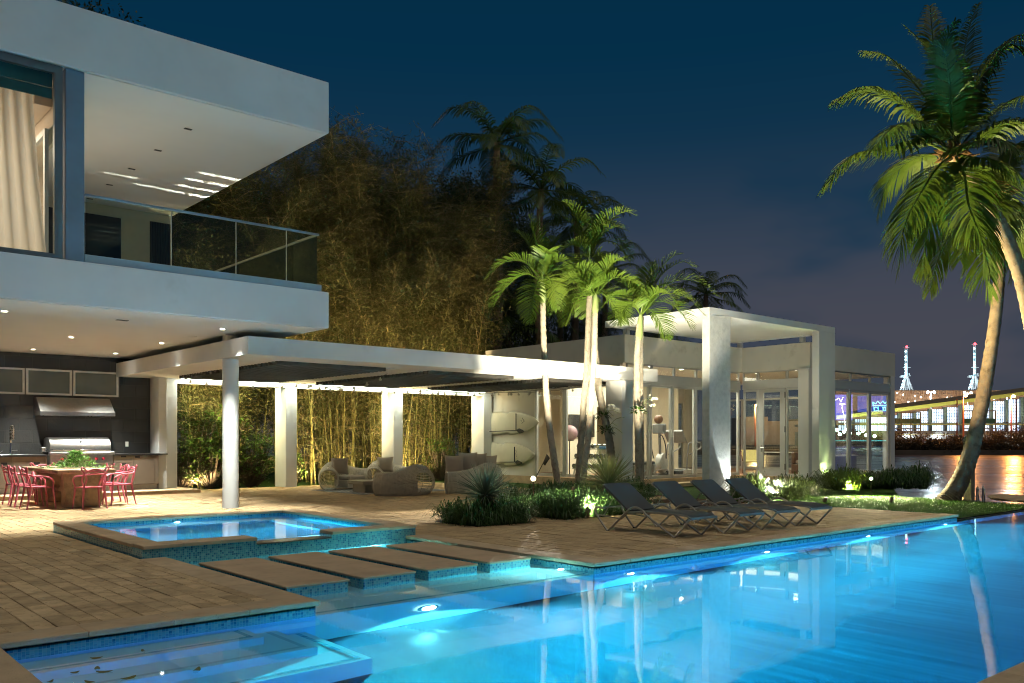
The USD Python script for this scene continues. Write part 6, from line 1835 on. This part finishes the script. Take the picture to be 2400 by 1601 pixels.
# lit radio masts
white_m = plain('mast_white', (0.45, 0.5, 0.53), 0.5)
cy = glow('mast_cyan', (0.45, 0.85, 1.0), 9.0)
for px, top, bot, lb in ((2124, 813, 917, 'left tall white radio mast with a red top light beyond the terminal'), (2284, 806, 913, 'right tall white radio mast with a red top light beside the palm trunk')):
    t = thing('radio_mast', lb, 'mast')
    D3 = 330.0
    c0_, c1_ = fp(px, bot, D3), fp(px, top, D3)
    mid = fp(px, 881, D3)
    b = MB()
    for dx in (-2.5, 2.5):
        b.add(tube([fp(px + dx, bot, D3), fp(px + dx * 0.9, top + 3, D3)], 0.20, 5))
    for k in range(22):
        y0 = bot + (top + 4 - bot) * k / 22
        y1 = bot + (top + 4 - bot) * (k + 1) / 22
        b.add(tube([fp(px - 2.5, y0, D3), fp(px + 2.5, y1, D3)], 0.10, 4))
        b.add(tube([fp(px - 2.5, y1, D3), fp(px + 2.5, y1, D3)], 0.08, 4))
    part(t, 'lattice_tower', b, white_m)
    b = MB()
    for dx in (-14, -7, 9, 16):
        b.add(tube([fp(px + dx, bot, D3 - 1), fp(px + dx * 0.12, 881, D3 - 1)], 0.32, 5))
    part(t, 'stay_leg', b, white_m)
    b = MB()
    fbox(b, px - 12, px + 10, D3, zz(882, D3), zz(879.5, D3), 1)
    fbox(b, px - 13, px - 8, D3, zz(885, D3), zz(881, D3), 1)
    fbox(b, px + 6, px + 9, D3, zz(879, D3), zz(875, D3), 1)
    part(t, 'platform', b, white_m)
    part(t, 'cross_spar', MB().add(tube([fp(px - 8, top + 1, D3), fp(px + 8, top + 1, D3)], 0.10, 4)).add(tube([fp(px - 8, 862, D3), fp(px + 10, 861, D3)], 0.10, 4)), white_m)
    part(t, 'red_beacon', moved(trimesh.creation.icosphere(2, 0.45), fp(px + 1, top, D3)), glow('red_beacon_%d' % px, (1, 0.06, 0.08), 8))
    for k, f_ in enumerate((0.1, 0.22, 0.29, 0.40, 0.45, 0.51, 0.58, 0.64)):
        y = top + (bot - top) * f_
        part(t, 'white_lamp', moved(trimesh.creation.icosphere(1, 0.36), fp(px - 1, y, D3 - 0.6)), cy)
    for y in (884, 893, 901, 908):
        spot(t, fp(px - 9, y, D3 - 8), fp(px, y - 6, D3), 420, 80, 0.7, (0.85, 0.95, 1.0), 0.2)
        part(t, 'flood_lamp', moved(trimesh.creation.icosphere(1, 0.3), fp(px - 4 - (y - 884) * 0.3, y, D3 - 2)), cy)
    spot(t, fp(px, 868, D3 - 9), fp(px, 840, D3), 420, 60, 0.7, (0.6, 0.9, 1.0), 0.2)

# street lamps
pole_m = plain('rust_red_pole', (0.22, 0.07, 0.05), 0.6)


def street_lamp(px, top, bot, d, col, label, kind, power, heads=1, target=None):
    t = thing('street_lamp', label, 'street lamp', group='street lamps on the far shore')
    a, c = fp(px, bot, d), fp(px, top, d)
    part(t, 'pole', tube([a, c], [0.16, 0.09], 7), pole_m if kind == 'orange' else white_m)
    dx = 0.9 if heads > 1 else 0.0
    for k in range(heads):
        q = c + np.array([RGT[0], RGT[1], 0]) * (dx * (2 * k - 1) if heads > 1 else 0.4)
        part(t, 'lamp_head', moved(lathe([(0, 0.22), (0.4, 0.1), (0.45, 0.0), (0.42, -0.03)], 12), q), dark_st)
        part(t, 'lens', moved(trimesh.creation.icosphere(2, 0.34), q - (0, 0, 0.12)), glow('street_%d_%d' % (px, k), col, 60))
    spot(t, c - np.array([FWD[0], FWD[1], 0]) * 0.8 - (0, 0, 0.9), c - (0, 0, 20), power, None, 0.5, col, 0.3)


street_lamp(2258, 925, 1046, 160, (1, 0.36, 0.08), 'orange street lamp right of the white double lamp, over the terminal roof', 'orange', 3200)
street_lamp(2370, 927, 1046, 160, (1, 0.36, 0.08), 'orange street lamp at the right, beside the leaning palm trunk', 'orange', 3200)
street_lamp(2182, 918, 1008, 240, (0.75, 0.95, 1.0), 'white double headed lamp between the two radio masts', 'white', 2500, 2)
street_lamp(2268, 919, 1008, 240, (0.75, 0.95, 1.0), 'white double headed lamp just above the orange lamp', 'white', 2500, 2)
street_lamp(2360, 920, 1008, 240, (0.75, 0.95, 1.0), 'white double headed lamp at the right, above the orange lamp', 'white', 2500, 2)
street_lamp(1770, 947, 1046, 160, (1, 0.62, 0.25), 'amber street lamp seen through the recess window beside the glass door', 'orange', 2500)
street_lamp(1930, 935, 1046, 160, (1, 0.36, 0.08), 'orange street lamp seen through the cabana end windows', 'orange', 2500)

# scaffold frames with green panels
for px0, px1, y0, lb in ((2090, 2157, 966, 'left grey frame stand with dark green panels before the terminal'), (2256, 2333, 963, 'right grey frame stand with dark green panels behind the leaning palm')):
    t = thing('panel_stand', lb, 'frame stand')
    d = 185.0
    b = MB()
    for px in np.linspace(px0, px1, 4):
        b.add(tube([fp(px, 1031, d), fp(px, y0, d)], 0.14, 5))
    for y in (y0, 1013, 1005):
        b.add(tube([fp(px0, y, d), fp(px1, y, d)], 0.14, 5))
    part(t, 'frame', b, plain('frame_grey', (0.18, 0.2, 0.2), 0.5))
    b = MB()
    for k in range(7):
        a = px0 + (px1 - px0) * k / 7
        p = MB()
        fbox(p, a + 0.4, a + (px1 - px0) / 7 - 0.4, d - 0.3, zz(992, d), zz(981, d), 0.2)
        part(t, 'green_panel', p, plain('dark_green_panel', (0.02, 0.10, 0.085), 0.5))
for px in (2243, 2382):
    t = thing('flag_pole', 'plain rust red pole on the far bank, ' + ('left of the wooden pile' if px == 2243 else 'at the right picture edge'), 'pole')
    part(t, 'pole', tube([fp(px, 1050, 152), fp(px, 937, 152)], [0.16, 0.10], 7), pole_m)
    part(t, 'cap', moved(trimesh.creation.icosphere(1, 0.16), fp(px, 936.5, 152)), pole_m)

# shoreline bushes, rust coloured in the sodium light
bsh = leafy('shore_bush_leaf', (0.06, 0.045, 0.02), (0.13, 0.07, 0.03), 0.2, 0.6)


def shore_hedge(label, bushes, seed):
    rng = np.random.default_rng(seed)
    t = thing('shore_hedge', label, 'hedge', group='hedges on the far bank')
    C, st = [], MB()
    for px, d, s in bushes:
        o = far(px, d, -0.45)
        for k in range(30):
            lat, dep_, h = rng.normal(0, 1.2) * s, rng.normal(0, 0.7), abs(rng.normal(0.8, 0.55)) * s
            e = o + np.array([*(RGT * lat + FWD * dep_), h])
            st.add(tube([o + (e - o) * (0.3, 0.3, 0), e], [0.05, 0.015], 4, caps=False))
            C.append(e + rng.normal(0, 1, (46, 3)) * (0.4 * s, 0.4 * s, 0.3 * s))
    part(t, 'stems', st, bark, kind='stuff')
    part(t, 'leaves', leaf_cloud(np.vstack(C), 0.34, 0.085, rng, 0.2), bsh, kind='stuff')


shore_hedge('rust lit hedge on the far bank touching the cabana corner at left', [(1975, 151, 1.4), (2010, 151, 1.2), (2045, 151, 1.4), (2075, 151, 1.3), (2102, 152, 1.6), (2122, 150.5, 1.6), (2140, 150.5, 1.2), (2158, 151, 0.9)], 120)
shore_hedge('low rust lit hedge on the far bank left of the mooring pile', [(2176, 150, 0.7), (2197, 150, 0.9), (2216, 151, 1.15), (2236, 150, 1.1), (2255, 151, 0.8)], 121)
shore_hedge('tall rust lit hedge on the far bank right of the leaning palm', [(2285, 150, 0.7), (2310, 150, 1.0), (2330, 151, 1.6), (2350, 150, 2.0), (2375, 150.5, 2.1), (2400, 151, 1.9), (2425, 150, 1.8)], 122)
# low shore tree mass continuing left behind the cabana
wd = [(1500, 1900)]
pile = thing('mooring_pile', 'thick weathered wooden mooring pile standing at the sea wall', 'pile')
p = far(2271, 24.5)
part(pile, 'post', cbx(p[0] - 0.115, p[0] + 0.115, p[1] - 0.115, p[1] + 0.115, -2.0, EYE + (1030.8 - 1023) / 2047.35 * 24.5, 0.012), plain('weathered_pile', (0.20, 0.17, 0.11), 0.9, var=0.3, scale=4, bump=0.01, bscale=20))
ld = thing('dock_ladder', 'curved chrome ladder rail at the sea wall right of the palm', 'ladder')
p = far(2293, 23.0)
for s in (0, 0.16):
    o = np.array([RGT[0], RGT[1], 0]) * s
    part(ld, 'rail', tube(spline([p + o + (0, 0, -0.9), p + o + (0, 0, 0.0), p + o + (0.02, 0.02, 0.12), p + o + (0.1, 0.06, 0.15), p + o + (0.16, 0.1, 0.05), p + o + (0.17, 0.11, -0.3)], 24), 0.018, 8), chrome, smooth=60)
st_ = thing('shore_rock', 'flat pale rock on the sea wall at the right edge', 'rock')
g = trimesh.creation.icosphere(3, 1.0)
v = np.array(g.vertices) * (1.1, 0.5, 0.07)
v += (meshkit.fbm(v * 3, 3, 2)[:, None] - 0.5) * 0.12
part(st_, 'stone', moved((v, np.array(g.faces)), far(2370, 21.9, -0.06), 0.4), coping_mat, smooth=50)


# ------------------------------------------------------------------ what stands to the right of the picture and shows in the cabana's end windows
def mirrored(px, py, d, y0=15.11):
    p = fp(px, py, d)
    p[1] = 2 * y0 - p[1]
    return p


D5 = 380.0
ship = thing('lit_ship', 'blue lit ship superstructure with a crown and anchor emblem, mirrored in the end windows', 'ship')


def mslab(px0, px1, py0, py1, d, thick=6.0):
    P = []
    for dd in (d, d + thick):
        for px, py in ((px0, py0), (px1, py0), (px1, py1), (px0, py1)):
            P.append(mirrored(px, py, dd))
    return hull(P)


part(ship, 'superstructure', mslab(2008, 2100, 925, 1012, D5, 14), plain('ship_blue', (0.02, 0.05, 0.2), 0.5))
part(ship, 'lit_funnel', mslab(2010, 2092, 928, 966, D5 - 1.5, 1.0), glow('funnel_blue', (0.01, 0.07, 0.55), 3.2))
part(ship, 'lit_screen', mslab(1945, 1998, 925, 985, D5 - 1.5, 1.0), glow('screen_violet', (0.10, 0.12, 0.9), 4.0))
crown = [[(2046, 950), (2046, 942), (2052, 947), (2057, 940), (2063, 947), (2069, 940), (2074, 946), (2078, 941), (2078, 950)], [(2046, 951), (2078, 951)], [(2049, 954), (2049, 963)], [(2049, 955), (2058, 955), (2058, 962), (2053, 962)], [(2068, 955), (2076, 955), (2076, 962), (2070, 962), (2070, 956)]]
for pl_ in crown:
    part(ship, 'neon_stroke', tube([mirrored(x, y, D5 - 2.5) for x, y in pl_], 0.16, 6), glow('neon_%d' % (pl_[0][0] * 10 + pl_[0][1] % 10), (0.15, 0.85, 1.0), 16))
for k, pl_ in enumerate([[(1958, 938), (1966, 933), (1971, 942), (1976, 931)], [(1968, 947), (1981, 947)], [(1974, 947), (1974, 958), (1978, 975), (1981, 998)]]):
    part(ship, 'light_trace_tube', tube([mirrored(x, y, D5 - 2.5) for x, y in pl_], 0.15, 6), glow('white_tube_%d' % k, (1, 0.95, 0.8), 14))
mt = thing('terminal_wing', 'yellow green ended glazed terminal wing mirrored in the end windows', 'terminal building')
part(mt, 'wall', mslab(2015, 2078, 972, 1030, 300, 12), plain('lime_end_wall', (0.25, 0.3, 0.05), 0.7))
part(mt, 'lime_gable', mslab(2016, 2040, 974, 1012, 298, 1.0), glow('lime_gable', (0.35, 0.45, 0.05), 1.6))
for k in range(5):
    part(mt, 'lit_window', mslab(2041 + 8 * k, 2047 + 8 * k, 978, 992, 298, 1.0), glow('wing_window_%d' % k, (0.8, 0.95, 1.0), 9))
    part(mt, 'lit_window', mslab(2041 + 8 * k, 2047 + 8 * k, 997, 1010, 298, 1.0), glow('wing_window_low_%d' % k, (0.6, 0.85, 1.0), 8))
ql = thing('quay_lamps', 'row of teal white quay lamps mirrored in the end windows', 'lamps')
for k, (px, py) in enumerate(((1962, 1008), (1978, 1012), (1985, 1006), (1968, 1018), (2012, 1016), (2030, 1020), (2050, 1022), (2022, 1010), (1992, 1015))):
    part(ql, 'lamp', moved(trimesh.creation.icosphere(1, 0.55), mirrored(px, py, 280)), glow('quay_lamp_%d' % k, (0.6, 1.0, 0.9), 45))
part(ql, 'light_rail', MB().add(mslab(1940, 2080, 1032, 1034, 275, 0.5)), glow('teal_rail', (0.1, 0.75, 0.75), 3.0))

stage.SetDefaultPrim(W.GetPrim())
